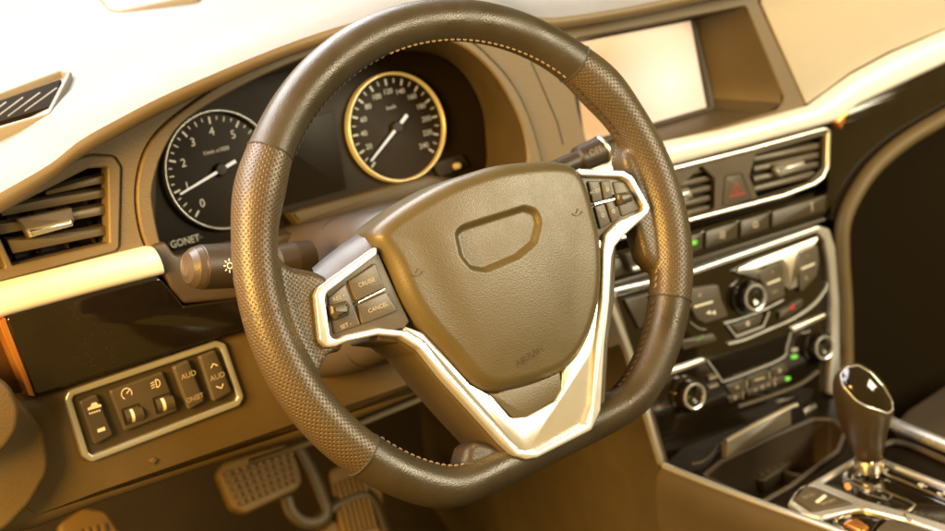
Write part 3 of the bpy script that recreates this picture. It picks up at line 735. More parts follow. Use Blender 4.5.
q = MB(); tube(q, smooth_path([D.P(x, y, .001) for x, y in ((738, 406.5), (770, 396), (800, 384), (818, 371))]), .0020, 8); q.build('chrome_line', 'button', cc)
for pts in ([(708, 376), (715, 373), (718, 379), (711, 382.5)], [(707, 386), (719, 382), (720, 386), (709, 391)], [(726, 386), (744, 379), (748, 389), (731, 395)], [(748, 378), (768, 370), (771, 380), (751, 387.5)], [(771, 369.5), (785, 363), (789, 371), (774, 378)], [(727, 397), (741, 392), (743, 398), (730, 403)], [(746, 391), (785, 375), (787, 381), (748, 396)]):
    q = MB(); slab(q, D, pts, 0, .0032, .001, .0007, mi=0)
    c = [sum(a[i] for a in pts)/len(pts) for i in (0, 1)]
    if len(pts) and pts[0][0] > 720 and pts[0][0] < 746: stroke(q, D, circ(D.px(*c, .0033), .0014, n=8), .0009, .0032, 1, True)
    elif pts[0][0] == 748: stroke(q, D, D.poly([(c[0]-5, c[1]+1.5), (c[0]+5, c[1]-1.5)], .0033), .0016, .0032, 1)
    elif pts[0][0] == 771: stroke(q, D, circ(D.px(*c, .0033), .0017, n=6), .0012, .0032, 1, True)
    elif pts[0][0] == 746:
        for dx in (-7, 0, 6): stroke(q, D, circ(D.px(c[0]+dx-4, c[1]-dx*.4+1.5, .0033), .0008 if dx else .0014, n=8), .0009, .0032, 1, True)
    else: stroke(q, D, D.poly([(c[0]-4, c[1]+1.2), (c[0]+4, c[1]-1.2)], .0033), .0012, .0032, 1)
    q.build('button', ['button_dark', 'print'], cc)
for (x, y), m_ in (((795.5, 357), 'green'), ((788.5, 379), 'green'), ((796, 350), 'dialprint')):
    q = MB(); slab(q, D, [(x-2.6, y-.6), (x+2.2, y-2.4), (x+2.6, y+.7), (x-2.2, y+2.4)], 0, .0042, .0012, .0006); q.build('lamp', m_, cc)
for x, y0, y1 in ((746.5, 379, 387), (769.5, 371, 379), (742.5, 390, 399), (774.5, 377, 386)):
    q = MB(); tube(q, [D.P(x, y0, .003), D.P(x+.6, y1, .003)], .0006, 6); q.build('divider', 'chrome', cc)

# ------------------------------------------------------------------ centre console
con = thing('centre_console', 'long black centre console with silver rails, storage bin and gear gate beside the driver', 'console', (.42, -.2, -.45))
def kp(pts, h=0): return [K.P(x, y, h) for x, y in pts]
deck = K.poly([(660, 467), (845, 534), (1100, 632), (1150, 560), (1010, 475), (945, 445), (895, 425), (846, 398), (800, 400), (690, 440)], 0)
bin_ = fillet(ccw(K.poly([(703, 478), (722, 463), (770, 439), (812, 421), (832, 421), (846, 432), (838, 452), (790, 488), (760, 505)], 0)), .008)
gate = fillet(ccw(K.poly([(822, 482), (858, 461), (880, 461), (1010, 512), (1070, 560), (960, 532), (905, 512), (860, 499)], 0)), .004)
mb = MB(); plate(mb, K, deck, [bin_, gate], -.02, 0, .0012); mb.build('deck', 'deck', con)
mb = MB(); rings(mb, K, [(bin_, -.001), (inset(bin_, .002), -.03), (inset(bin_, .006), -.045)], 0, False, True); mb.f = [f[::-1] for f in mb.f[:-1]]+[mb.f[-1]]
b_ = mb.build('storage_bin', 'hard_dark', con)
mb = MB(); tube(mb, [K.at(*w, .0015) for w in bin_], .0022, 8, closed=True); mb.build('bin_rim', 'plum', b_)
mb = MB(); slab(mb, K, [(737, 474), (742, 468), (773, 452), (792, 460), (786, 466), (765, 479)], -.045, -.030, .002, .003)
for k in range(4): slab(mb, K, [(748+k*7, 470-k*3.2), (751+k*7, 468.5-k*3.2), (764+k*7, 473-k*3.4), (761+k*7, 475-k*3.4)], -.031, -.0285, .0005, .0006)
mb.build('socket_block', 'button_dark', b_)
mb = MB(); slab(mb, K, [(771, 452), (786, 444), (789, 450), (776, 456)], -.045, -.020, .002, .002); mb.build('bin_clip', 'button', b_); mb = MB(); slab(mb, K, [(831, 463), (840, 455), (842, 462), (834, 469)], -.045, -.012, .001, .002); mb.build('bin_clip', 'button', b_)
mb = MB(); cupc = K.px(812, 448, -.02); lathe(mb, K.at(cupc[0], cupc[1], -.0445), (0, 0, 1), [(.0, .034), (.012, .036), (.014, .034), (.004, .031), (.002, 0)], 40); mb.build('cup_holder', 'dark', b_)
# ashtray lid standing under the stack
LD = tilt(tuple(K.P(727, 459)), 25)
mb = MB(); slab(mb, LD, [(727, 440), (791, 405.5), (791.5, 425), (727, 458)], -.006, .002, .001, .001, mi=0); mb.build('bin_lid', 'button', con)
mb = MB(); tube(mb, [LD.P(x, y, .001) for x, y in ((726, 441), (758, 423), (791, 406.5), (797, 404.5))], .0022, 8); mb.build('lid_edge', 'silver', con)
mb = MB(); tube(mb, smooth_path([K.P(x, y, .004) for x, y in ((692, 464), (702, 462), (712, 455), (718, 447), (725, 443))]), .0016, 8); mb.build('lid_hinge', 'plum', con)
mb = MB(); slab(mb, K, [(803, 409), (815, 402), (817, 405), (805, 412)], 0, .003, .001, .001); mb.build('latch', 'silver', con)
# rails
rl = smooth_path([K.P(x, y, .004) for x, y in ((664, 465.5), (700, 480), (760, 502.5), (842, 532), (960, 575), (1080, 618))])
mb = MB(); tube(mb, rl, .0035, 10, flat=.8); mb.build('rail', 'silver_paint', con)
rr_ = smooth_path([K.P(x, y, .012) for x, y in ((848, 399), (895, 424.5), (945, 445), (1020, 478), (1160, 545))])
mb = MB(); tube(mb, rr_, .006, 10); mb.build('rail', 'silver_paint', con)
mb = MB(); tube(mb, smooth_path([K.P(x, y, .003) for x, y in ((880, 446), (895, 442), (915, 447), (945, 460), (1000, 486))]), .003, 8); mb.build('inner_ridge', 'plum', con)
# flanks
mb = MB()
e = [K.P(x, y, .001) for x, y in ((662, 467), (700, 482), (760, 504.5), (842, 535), (960, 578), (1100, 632))]
rows_ = [e, [p+Vector((-.006, 0, -.008)) for p in e], [p+Vector((-.008, 0, -.03)) for p in e], [p+Vector((.0, 0, -.12)) for p in e], [Vector((p.x+.01, p.y, -.66)) for p in e]]
loft3(mb, rows_); mb.build('side_panel', 'soft_dark', con, 50)
mb = MB(); e = [K.P(x, y, .0) for x, y in ((846, 397), (895, 425), (945, 446), (1010, 476), (1150, 561))]
loft3(mb, [e, [p+Vector((.01, 0, -.02)) for p in e], [Vector((p.x+.01, p.y, -.66)) for p in e]]); mb.build('side_panel', 'hard_dark', con, 50)
# gear gate
gp = [(787, 503), (795, 491), (853, 457.5), (882, 457.5), (945, 482), (1030, 515), (1120, 562), (1000, 552), (945, 533), (905, 519), (863, 508.5), (845, 512), (821, 517.5), (800, 513)]
go = fillet(ccw(K.poly(gp, .0034)), .008)
gi = fillet(ccw(K.poly([(821, 482), (857, 460.5), (880, 460.5), (945, 486.5), (1030, 523), (1075, 553), (960, 528), (905, 511), (866, 500)], .0034)), .005)
bt = fillet(ccw(K.poly([(793, 499.5), (803, 487), (812, 485.5), (855, 503.5), (830, 508), (812, 512)], .0034)), .003)
mb = MB(); plate(mb, K, go, [gi, bt], -.004, .0034, .0014); g_ = mb.build('gear_gate', 'silver_paint', con, 60)
mb = MB(); slab(mb, K, gi, -.01, .001, 0, .0005, px=False); mb.build('gate_floor', 'gloss', g_)
mb = MB(); slab(mb, K, inset(bt, .0012), -.004, .0042, 0, .001, px=False, mi=0)
slab(mb, K, [(815, 501), (824, 494), (827, 495.5), (818, 502.5)], .004, .0049, .0006, .0004, mi=1); text(mb, K, 'ECO', K.px(809, 496, .0042), .006, .0043, -5, 2); text(mb, K, 'SPORT', K.px(829, 502, .0042), .0055, .0043, -5, 2)
mb.build('mode_button', ['button', 'white', 'print'], g_)
mb = MB(); tube(mb, smooth_path([K.P(x, y, .003) for x, y in ((864, 471), (855, 474), (853, 477.5), (858, 480.5), (885, 491), (910, 502), (914.5, 506), (906, 512), (905, 517), (912, 521))], 4), .0011, 8)
tube(mb, [K.P(x, y, .003) for x, y in ((876, 470), (900, 480), (945, 499), (1000, 522))], .0011, 8); mb.build('gate_outline', 'chrome', g_)
for ch, x, y in (('P', 886, 471), ('R', 922.5, 485.5), ('N', 943, 494), ('D', 968, 504)):
    mb = MB(); text(mb, K, ch, K.px(x, y, .0015), .0115, .0014, -18, 0); mb.build('gear_letter', 'white', g_)
for ch, x, y in (('D', 872, 489), ('S', 884, 497), ('-', 860, 489), ('+', 879, 503)):
    mb = MB(); text(mb, K, ch, K.px(x, y, .0015), .008, .0014, -18, 0); mb.build('gear_letter', 'dialprint', g_)
mb = MB(); stroke(mb, K, K.poly([(843, 482), (852, 483), (870, 491), (867, 494), (888, 500), (892, 496), (884, 490), (860, 481), (845, 479)], .0015), .0008, .0014, 0, True)
mb.build('gate_diagram', 'dialprint', g_)
mb = MB(); slab(mb, K, [(844, 483), (848.5, 482), (851.5, 486), (847, 488)], 0, .0032, .002, .001); mb.build('park_lamp', 'orange', g_)
mb = MB()
for k in range(7): x = 905+k*6; slab(mb, K, [(x, 520+k*1.6), (x+2.5, 520.8+k*1.6), (x+18, 511+k*2.6), (x+15.5, 510.2+k*2.6)], 0, .002, .0003, .0004)
mb.build('slide_cover', 'hard_dark', g_)
q = MB(); slab(q, K, [(835, 521), (846, 514), (862, 512), (882, 517), (876, 526), (862, 545), (840, 530)], -.003, .003, .004, .001); tb = q.build('side_tray', 'gloss', con)
q = MB(); tube(q, smooth_path([K.P(x, y, .004) for x, y in ((862, 545), (840, 528), (835, 521.5), (846, 514.5), (863, 512.5), (884, 518), (900, 526))]), .0016, 8); q.build('tray_rim', 'chrome', tb)
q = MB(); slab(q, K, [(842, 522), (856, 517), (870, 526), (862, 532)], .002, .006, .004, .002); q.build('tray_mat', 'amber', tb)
q = MB(); slab(q, K, [(876, 529), (888, 519), (920, 527), (945, 536), (920, 560)], 0, .006, .002, .001); q.build('tray_lid', 'button', con)

# ------------------------------------------------------------------ gear lever
base = K.P(871, 474)
gl_ = thing('gear_lever', 'chunky dark gear lever with a chrome-rimmed glossy cap standing on the console', 'gear lever', base)
nG = Vector((CAM.x-base.x, CAM.y-base.y, 0)).normalized(); G = PL(base, nG)
prof = [((856, 458), (882, 457)), ((851, 448), (885, 446)), ((845, 435), (888, 430)), ((838, 418), (892, 418)), ((834, 403), (894, 409)), ((832.5, 389), (891, 397)), ((834, 378), (884.5, 385)), ((840, 370), (876, 375.5)), ((848, 365), (866, 368)), ((855, 364.2), (860, 365))]
rows_ = []
L_p = smooth_path([Vector((*G.px(*a), 0)) for a, b in prof], 4); R_p = smooth_path([Vector((*G.px(*b), 0)) for a, b in prof], 4)
for a, b in zip(L_p, R_p):
    c = (a+b)/2; hw = (b-a)/2; dp = hw.length*.86
    rows_.append([G.at(c.x+hw.x*math.cos(t), c.y+hw.y*math.cos(t), dp*math.sin(t)) for t in [2*math.pi*k/40 for k in range(40)]])
mb = MB(); loft3(mb, rows_, 0, True); mb.add(rows_[-1], [tuple(range(40))], 0); mb.add(rows_[0], [tuple(range(39, -1, -1))], 0)
gk = mb.build('grip', grain(mat('lever_leather', (.040, .028, .012), .36), 900, .15), gl_, 60)
bk_ = BVHTree.FromPolygons(mb.v, mb.f)
def on_grip(x, y):
    d = (FW*FPX + CR*(x-PW/2) - CU*(y-PH/2)).normalized(); h = bk_.ray_cast(CAM, d); return h
def grip_patch(outline, lift, mi, f, ringonly=None):
    cx = sum(p[0] for p in outline)/len(outline); cy = sum(p[1] for p in outline)/len(outline)
    rws_ = []
    for s in ([1, .8, .6, .4, .2, .02] if not ringonly else ringonly):
        r_ = []
        for x, y in outline:
            h = on_grip(cx+(x-cx)*s, cy+(y-cy)*s)
            r_.append(h[0]+h[1]*(lift if h[1].dot(CAM-h[0]) > 0 else -lift) if h[0] is not None else rws_[-1][len(r_)] if rws_ else G.P(x, y, .02))
        rws_.append(r_)
    loft3(f, rws_, mi, True); return rws_[0]
def pxfil(p, r): return fillet(ccw(p), r, 5)
cap_out = pxfil([(843, 385), (841, 374), (848, 367.5), (858, 366), (870, 373), (882, 386), (891, 401), (892, 410), (887, 413), (866, 406), (856, 400)], 4)
cap_in = pxfil([(846.5, 382), (845.5, 375.5), (850, 371.5), (857.5, 369.5), (867, 375.5), (878.5, 388), (887, 402), (888, 408), (884.5, 409), (867, 402.5), (858, 397)], 2)
f = MB(); e_ = grip_patch(cap_out, .0006, 0, MB()); tube(f, e_, .0009, 8, closed=True); f.build('cap_rim', 'silver_paint', gk, 60)
f = MB(); e_ = grip_patch(cap_out, .0010, 0, f); f.build('cap', 'gloss', gk, 60)
f = MB(); c = G.px(869, 458); lathe(f, G.at(c[0], c[1]-.012, 0), (0, 0, 1), [(0, .010), (.002, .013), (.010, .0135), (.013, .0125)], 32); f.build('collar', 'silver', gl_)
f = MB(); tube(f, [G.at(c[0]+.006, -.012, 0), G.at(c[0]+.003, c[1]*.5, 0), G.at(c[0], c[1]-.006, 0)], [.0065, .0058, .0058], 16); f.build('shaft', 'chrome', gl_)

# ------------------------------------------------------------------ passenger seat
st = thing('passenger_seat', 'grey-brown leather passenger seat cushion beyond the centre console', 'car seat', (.75, -.2, -.5))
ZS = PL((0, 0, -.299), (0, 0, 1))
mb = MB(); slab(mb, ZS, [(890, 424), (905, 407), (945, 381), (1010, 345), (1250, 430), (1200, 560), (1000, 466), (945, 442)], -.16, 0, .02, .010, 6); mb.build('cushion', 'seat', st, 60)
mb = MB(); slab(mb, PL((0, 0, -.46), (0, 0, 1)), [(930, 470), (1000, 420), (1250, 520), (1150, 600)], -.2, -.002, .02, .01); mb.build('seat_base', 'hard_dark', st)

# ------------------------------------------------------------------ pedals
PD = tilt((0, .44, -.36), 38)
def pedal(name, label, cat, pts, ribs, arm, rib_mat='rubber'):
    t = thing(name, label, cat, PD.P(*[sum(p[i] for p in pts)/len(pts) for i in (0, 1)]))
    f = MB(); p = slab(f, PD, pts, -.012, 0, .010, .004, 4)
    (u0, u1), (v0, v1) = [(min(q[i] for q in p), max(q[i] for q in p)) for i in (0, 1)]
    f.build('pad', rib_mat, t)
    f = MB()
    pin = inset(p, .006); quad = PD.poly(pts, 0)
    def bil(s, t_):
        a, b, c, d = [Vector(q) for q in quad4]; return tuple((a*(1-s)+b*s)*(1-t_)+(d*(1-s)+c*s)*t_)
    quad4 = [PD.px(*q) for q in ribs[0]]
    nx, ny = ribs[1]
    for i in range(nx):
        for j in range(ny):
            s0, s1, t0, t1 = (i+.12)/nx, (i+.88)/nx, (j+.15)/ny, (j+.85)/ny
            slab(f, PD, [bil(s0, t0), bil(s1, t0), bil(s1, t1), bil(s0, t1)], -.001, .0045, .002, .0015, 2, px=False, k=3)
    f.build('tread', rib_mat, t)
    f = MB(); tube(f, smooth_path([PD.P(x, y, h) for x, y, h in arm]), .009, 10, flat=.5); f.build('arm', 'steel', t)
pedal('brake_pedal', 'wide ribbed brake pedal in the dark footwell under the knee panel', 'pedal',
      [(217, 472), (224, 462), (286, 443), (297, 452), (303, 482), (296, 490), (246, 513), (232, 508)], ([(222, 472), (293, 450), (299, 482), (240, 508)], (9, 5)),
      [(268, 470, -.014), (300, 435, -.03), (310, 380, -.05), (312, 330, -.03)])
pedal('accelerator_pedal', 'narrow accelerator pedal low beside the centre console behind the wheel rim', 'pedal',
      [(327, 470), (362, 456), (384, 492), (385, 540), (350, 550), (338, 520)], ([(331, 472), (360, 461), (380, 540), (350, 546)], (6, 1)),
      [(350, 470, -.016), (352, 440, -.03), (360, 400, -.05)])
pedal('foot_rest', 'worn ribbed foot rest at the bottom left corner of the footwell', 'foot rest',
      [(58, 524), (84, 507), (106, 510), (122, 535), (118, 580), (70, 590)], ([(66, 525), (104, 514), (114, 570), (74, 580)], (5, 1)),
      [(92, 560, -.014), (95, 540, -.03), (100, 520, -.06)])
t = thing('pedal_bracket', 'bent steel bracket curving round beneath the brake pedal', 'bracket', PD.P(310, 500))
f = MB(); tube(f, smooth_path([PD.P(x, y, .004) for x, y in ((300, 448), (312, 470), (322, 494), (327, 512), (318, 522), (303, 522), (291, 512), (286, 498))]), .007, 10, flat=.6); f.build('bent_arm', 'steel', t)
f = MB(); tube(f, smooth_path([PD.P(x, y, -.002) for x, y in ((316, 520), (335, 503), (360, 493), (374, 500), (386, 530), (398, 560))]), .009, 10, flat=.6); f.build('lower_arm', 'steel', t)
t = thing('heel_mat', 'tan rubber heel mat on the footwell carpet under the wheel', 'mat', PD.P(350, 535))
f = MB(); slab(f, PD, [(315, 540), (328, 520), (350, 514), (372, 522), (384, 545), (370, 580), (325, 580)], -.03, -.006, .012, .006, 4); f.build('mat', 'rubber', t)

# ------------------------------------------------------------------ steering column and stalks
colm = thing('steering_column', 'plum-brown plastic steering column shroud behind the steering wheel', 'steering column', W.at(0, 0, -.12))
mb = MB(); rows_ = []
for h, hw, hu, hd in ((-.045, .052, .040, .048), (-.055, .060, .048, .058), (-.10, .064, .052, .064), (-.16, .068, .056, .070), (-.24, .070, .058, .070)):
    p = fillet(ccw([(-hw, -hd), (hw, -hd), (hw*.92, hu), (-hw*.92, hu)]), .028, 8)
    rows_.append([W.at(u, v, h) for u, v in p])
loft3(mb, rows_, 0, True); mb.f = [f_[::-1] for f_ in mb.f]; mb.add(rows_[0], [tuple(range(len(rows_[0])))], 0)
mb.build('shroud', 'plum', colm, 50)
mb = MB(); p = fillet(ccw([(-.0655, -.068), (.0655, -.068), (.060, .0545), (-.060, .0545)]), .028, 8)
loft3(mb, [[W.at(u, v*1.0, -.128) for u, v in p], [W.at(u, v*1.0, -.1295) for u, v in p]], 0, True); mb.build('shroud_seam', 'dark', colm)

YS = PL((0, .10, 0), (0, -1, 0))
A_ = YS.P(184, 268); B_ = YS.P(297, 262)
ls = thing('light_stalk', 'black lighting stalk with a sun symbol poking out left of the wheel rim', 'stalk', A_)
ax = (B_-A_).normalized(); L0 = (B_-A_).length
f = MB(); lathe(f, A_, ax, [(0, 0), (.0005, .006), (.0025, .0115), (.007, .0148), (.0115, .0160), (.0125, .0160)], 40, 0); f.build('end_cap', grain(mat('stalk_cap', (.055, .040, .028), .35), 900, .1), ls, 60)
f = MB(); lathe(f, A_, ax, [(.0125, .0160), (.0135, .0166), (.040, .0168), (.0415, .0160), (.046, .0150), (.048, .0135), (.050, .010), (.060, .0085), (L0-.02, .0085), (L0-.018, .013), (L0-.004, .0155), (L0+.01, .016)], 40, 0); kn = f.build('barrel', 'hard_dark', ls, 40)
cI = A_+ax*.0285; toC = (CAM-cI); toC = (toC-ax*toC.dot(ax)).normalized(); SI = PL(cI, toC, ax)
f = MB(); stroke(f, SI, circ((0, 0), .0021, n=16), .0008, .0169, 0, True)
for k in range(8):
    a = rad(45*k); stroke(f, SI, [(.0033*math.cos(a), .0033*math.sin(a)), (.0052*math.cos(a), .0052*math.sin(a))], .0009, .0169-abs(.0052*math.sin(a))**2/.033)
f.build('sun_symbol', 'white', kn)
f = MB(); lathe(f, A_, ax, [(.0395, .0170), (.0405, .0173), (.0425, .0170), (.0430, .0150)], 40); f.build('ring', 'silver', ls)
A2 = YS.P(604, 149); B2 = YS.P(520, 185)
ws_ = thing('wiper_stalk', 'black wiper stalk with a silver edge showing above the right wheel spoke', 'stalk', A2)
ax = (B2-A2).normalized(); L0 = (B2-A2).length
f = MB(); lathe(f, A2, ax, [(0, 0), (.001, .007), (.003, .0108), (.006, .0116), (.026, .0108), (.028, .008), (L0, .007)], 36); kn = f.build('barrel', 'hard_dark', ws_, 40)
f = MB(); lathe(f, A2, ax, [(.001, .0105), (.0015, .0120), (.0035, .0124), (.0045, .0117)], 36); f.build('ring', 'silver', ws_)
cI = A2+ax*.014; toC = (CAM-cI); toC = (toC-ax*toC.dot(ax)).normalized(); SI = PL(cI, toC, -ax)
f = MB(); text(f, SI, 'OFF', (-.001, .001), .0075, .0118); f.build('symbol', 'thread', kn)

# ------------------------------------------------------------------ steering wheel
wh = thing('steering_wheel', 'leather steering wheel with perforated grips, silver spokes and a blank airbag cover', 'steering wheel', (0, 0, 0))
RC, FLAT = .1735, .1535
def ang(x, y): u, v = W.px(x, y); return math.degrees(math.atan2(v, u)) % 360
SA, SB, SCc, SD = ang(271, 153), ang(575, 63), ang(359, 463), ang(669, 299)
def rim_r(th):
    t = rad(th-SPIN); s = -math.sin(t); r = RC
    if s > 0.2:
        q = FLAT/s; r = -math.log(math.exp(-RC*260)+math.exp(-q*260))/260
    return r
def bump(th, c, w): d = ((th-c+180) % 360)-180; return math.exp(-(d/w)**2)
def rim_t(th):
    g = .0160+.0024*bump(th, SA+9, 8)+.0024*bump(th, SB-9, 8)+.0012*bump(th, 205, 22)+.0010*bump(th, 345, 22)
    return g
n1, n2 = 240, 28; rows_ = []
def rim_pt(th, ph, k=1.0):
    R_, r_ = rim_r(th), rim_t(th)*k
    d = R_+r_*math.cos(ph); return W.at(d*math.cos(rad(th)), d*math.sin(rad(th)), r_*1.02*math.sin(ph)-.011*bump(th, 277, 30))
for i in range(n1+1):
    th = 360*i/n1; rows_.append([rim_pt(th % 360, 2*math.pi*j/n2) for j in range(n2)])
mb = MB(); loft3(mb, rows_[:-1]+[rows_[0]], 0, True)
# leather lobes that run from the rim onto the spokes
slab(mb, W, [(246, 228), (268, 238), (290, 266), (318, 271), (345, 285), (345, 352), (330, 352), (318, 380), (322, 402), (300, 400), (262, 345), (242, 280)], -.015, .005, .012, .006, 4)
slab(mb, W, [(636, 120), (630, 140), (624, 158), (627, 168), (636, 190), (632, 214), (640, 236), (646, 258), (662, 275), (678, 240), (668, 170), (640, 125)], -.015, .006, .012, .006, 4)
slab(mb, W, [(462, 470), (468, 446), (478, 441), (507, 445), (532, 452), (590, 425), (606, 390), (617, 394), (628, 404), (640, 402), (600, 440), (540, 470), (490, 490)], -.022, .0015, .008, .006, 4)
tmp = mb.build('tmp', 'leather', None); mdf = tmp.modifiers.new('r', 'REMESH'); mdf.mode = 'VOXEL'; mdf.voxel_size = .0014
sm = tmp.modifiers.new('s', 'SMOOTH'); sm.factor = .5; sm.iterations = 14
dg = bpy.context.evaluated_depsgraph_get(); me = bpy.data.meshes.new_from_object(tmp.evaluated_get(dg))
bm = bmesh.new(); bm.from_mesh(me); bpy.data.objects.remove(tmp); bpy.data.meshes.remove(me)
for s in (SA, SB, SCc, SD):
    d = W.ex*math.cos(rad(s))+W.ey*math.sin(rad(s)); pn = d.cross(W.n)
    bmesh.ops.bisect_plane(bm, geom=bm.verts[:]+bm.edges[:]+bm.faces[:], plane_co=(0, 0, 0), plane_no=pn, dist=1e-6)
sect = {'up': [], 'left': [], 'low': [], 'right': []}
def wuv(co): return co.dot(W.ex), co.dot(W.ey), co.dot(W.n)
for f_ in bm.faces:
    u, v, h = wuv(f_.calc_center_median()); a = math.degrees(math.atan2(v, u)) % 360
    k = 'up' if SB <= a < SA else 'left' if SA <= a < SCc else 'low' if (SCc <= a < SD) else 'right'
    if SD < 180 and k == 'low' and a < SD: k = 'low'
    sect[k].append(f_)
print('seams', SA, SB, SCc, SD, {k: len(v) for k, v in sect.items()})
for k, nm, mt, lb in (('up', 'rim_leather', 'leather', 'smooth upper rim leather'), ('left', 'perforated_grip', 'perf', 'perforated left grip'), ('low', 'rim_leather', 'leather', 'smooth lower rim leather'), ('right', 'perforated_grip', 'perf', 'perforated right grip')):
    idx = {}; vs = []; fs = []
    for f_ in sect[k]:
        q = []
        for v in f_.verts:
            if v.index not in idx: idx[v.index] = len(vs); vs.append(v.co.copy())
            q.append(idx[v.index])
        fs.append(q)
    if not fs: continue
    me = bpy.data.meshes.new(nm); me.from_pydata(vs, [], fs); me.materials.append(M_[mt]); me.polygons.foreach_set('use_smooth', [True]*len(fs))
    uvl = me.uv_layers.new(name='UVMap')
    vuv = []
    for co in vs:
        u, v, h = wuv(co); a = math.degrees(math.atan2(v, u)) % 360; R_ = rim_r(a); d = math.hypot(u, v)-R_
        ph = math.atan2(h, max(d, -.010)); vuv.append((((a+180) % 360)/360*2*math.pi*.1735, ph*.017+max(0, -d-.010)))
    for lp in me.loops: uvl.data[lp.index].uv = vuv[lp.vertex_index]
    o = bpy.data.objects.new(nm, me); COL.objects.link(o); o.parent = wh; o['label'] = lb
bm.free()
# seams where the leathers meet
for s in (SA, SB, SCc, SD):
    f = MB(); tube(f, [rim_pt(s, 2*math.pi*j/36, 1.0) for j in range(36)], .0007, 6, closed=True); f.build('seam', 'thread_dark', wh)
# stitching along the inner edge
def stitches(a0, a1, ph, m, zig=0):
    f = MB(); n = int(abs(a1-a0)*rad(1)*(RC-.016)/.0052)
    for i in range(n):
        b0 = a0+(a1-a0)*i/n; b1 = a0+(a1-a0)*(i+.62)/n
        pts = [rim_pt(b0+(b1-b0)*k/3, rad(ph)+(zig if k == 0 else 0), 1.02+.02*math.sin(math.pi*k/3)) for k in range(4)]
        tube(f, pts, [.0005, .0008, .0008, .0005], 6)
    f.build('stitching', m, wh)
stitches(SB+1, SB+58, 163, 'thread'); stitches(SB+59, SA-1, 166, 'thread_dark'); stitches(SCc+1, ang(470, 448)-1, 160, 'thread'); stitches(ang(628, 400)+1, SD-1, 165, 'thread_dark', .35)
stitches(SD+2, 358, 165, 'thread', .1); stitches(SB-1, SB-22, 165, 'thread_dark', .3)

# spokes: dark body, silver V, pod frames
HT = .0105
vouter = [(377, 246), (319, 287), (315.5, 294), (320.5, 341), (327, 347.5), (336, 346.5), (348, 341.5), (378, 335), (401, 337), (420, 349), (442, 377), (472, 410), (502, 443), (516, 456), (527, 459.5), (538, 457.5), (592, 430), (601, 410), (605, 345), (610, 300), (612, 258), (615, 247), (624, 236), (648, 214.5), (651, 208), (633, 176), (624, 170.5), (578.5, 168.5)]
vinner = [(580, 175.5), (622, 177), (629, 181), (644, 207), (642, 211), (619, 221), (597, 243), (596, 290), (588, 330), (580, 345), (563, 371), (562, 388), (555, 401), (527, 416.5), (511, 418), (492, 396), (470, 384), (442, 352), (424, 333), (411, 323), (378, 327.5), (346, 334.5), (337, 339), (331, 337), (325.5, 300), (327, 293), (378, 254.5)]
band_in = [(580, 175.5), (622, 177), (629, 181), (644, 207), (642, 211), (619, 221), (606, 234), (603.5, 248), (602, 300), (597, 345), (592.5, 405), (586, 424), (537, 450.5), (528, 452), (519, 449.5), (507, 438), (477, 405), (447, 372), (425, 343), (408, 331), (378, 327.5), (346, 334.5), (337, 339), (331, 337), (325.5, 300), (327, 293), (378, 254.5)]
mb = MB(); slab(mb, W, vouter+band_in, .0022, HT, .0055, .0013, 4)
flo = [(402, 330), (424, 343), (447, 373), (477, 406), (508, 440), (520, 451), (528, 453), (538, 452), (588, 425), (594, 405), (598, 345), (603, 300), (605, 246), (600, 238), (596, 243)]
slab(mb, W, flo+vinner[7:20]+[(411, 323)], .0022, HT-.0035, .005, .001, 2)
# sloping inner shelf at the foot of the V
mb.build('spoke_trim', 'silver_paint', wh, 50)
mb = MB(); slab(mb, W, [(378, 330), (424, 340), (470, 395), (520, 440), (590, 415), (603, 345), (608, 250), (617, 243), (615, 300), (609, 345), (605, 415), (596, 434), (540, 461), (522, 462), (505, 456), (467, 415), (437, 381), (416, 355), (399, 343), (378, 341)], -.045, .0035, .003, .002)
mb.build('spoke_body', 'soft_dark', wh)
lp = MB(); slab(lp, W, [(378, 251), (326, 288), (324, 296), (329, 338), (334, 341), (404, 328), (410, 322), (386, 270)], -.012, .005, .003, .001); lpod = lp.build('button_pod', 'button', wh)
rp = MB(); slab(rp, W, [(580, 174), (623, 175), (630, 180), (646, 208), (620, 222), (602, 243), (590, 243), (583, 200)], -.012, .005, .003, .001); rpod = rp.build('button_pod', 'button', wh)
def wbtn(root, pts, txt, h=.0075, name='button', bar=None):
    f = MB(); slab(f, W, pts, .003, h, .0018, .0010, mi=0)
    for s, x, y, sz, rt in txt: text(f, W, s, W.px(x, y, h), sz, h, rt, 1)
    if bar: stroke(f, W, W.poly(bar, h), .0013, h, 1)
    return f.build(name, ['button', 'print'], root)
wbtn(lpod, [(348.5, 281), (375.5, 262.5), (385, 288), (356.5, 301.5)], [('CRUISE', 366.5, 282.5, .0043, 5)])
wbtn(lpod, [(357.5, 304.5), (386.3, 291), (398, 311), (362.5, 324.5)], [('CANCEL', 378, 307.5, .0043, 5)], bar=[(357.5, 302.6), (385, 289.2)])
wbtn(lpod, [(328, 298), (345.5, 283), (361, 325), (334, 334.5)], [('RES +', 339, 297.5, .0042, 6), ('SET -', 346, 325.5, .0042, 6)], h=.0062)
f = MB(); slab(f, W, [(331, 305), (347.5, 300), (351, 306), (350.5, 315), (337, 320), (332, 314)], .004, .0125, .0015, .003, 4); f.build('toggle', 'button_dark', lpod, 50)
f = MB(); f_ = [W.P(x, y, .0088) for x, y in ((358, 302.3), (384.5, 289))]; tube(f, f_, .0006, 6); f.build('divider', 'chrome', lpod)
def glyph(f, x, y, h): stroke(f, W, circ(W.px(x, y, h), .0012, n=10), .0006, h, 1, True)
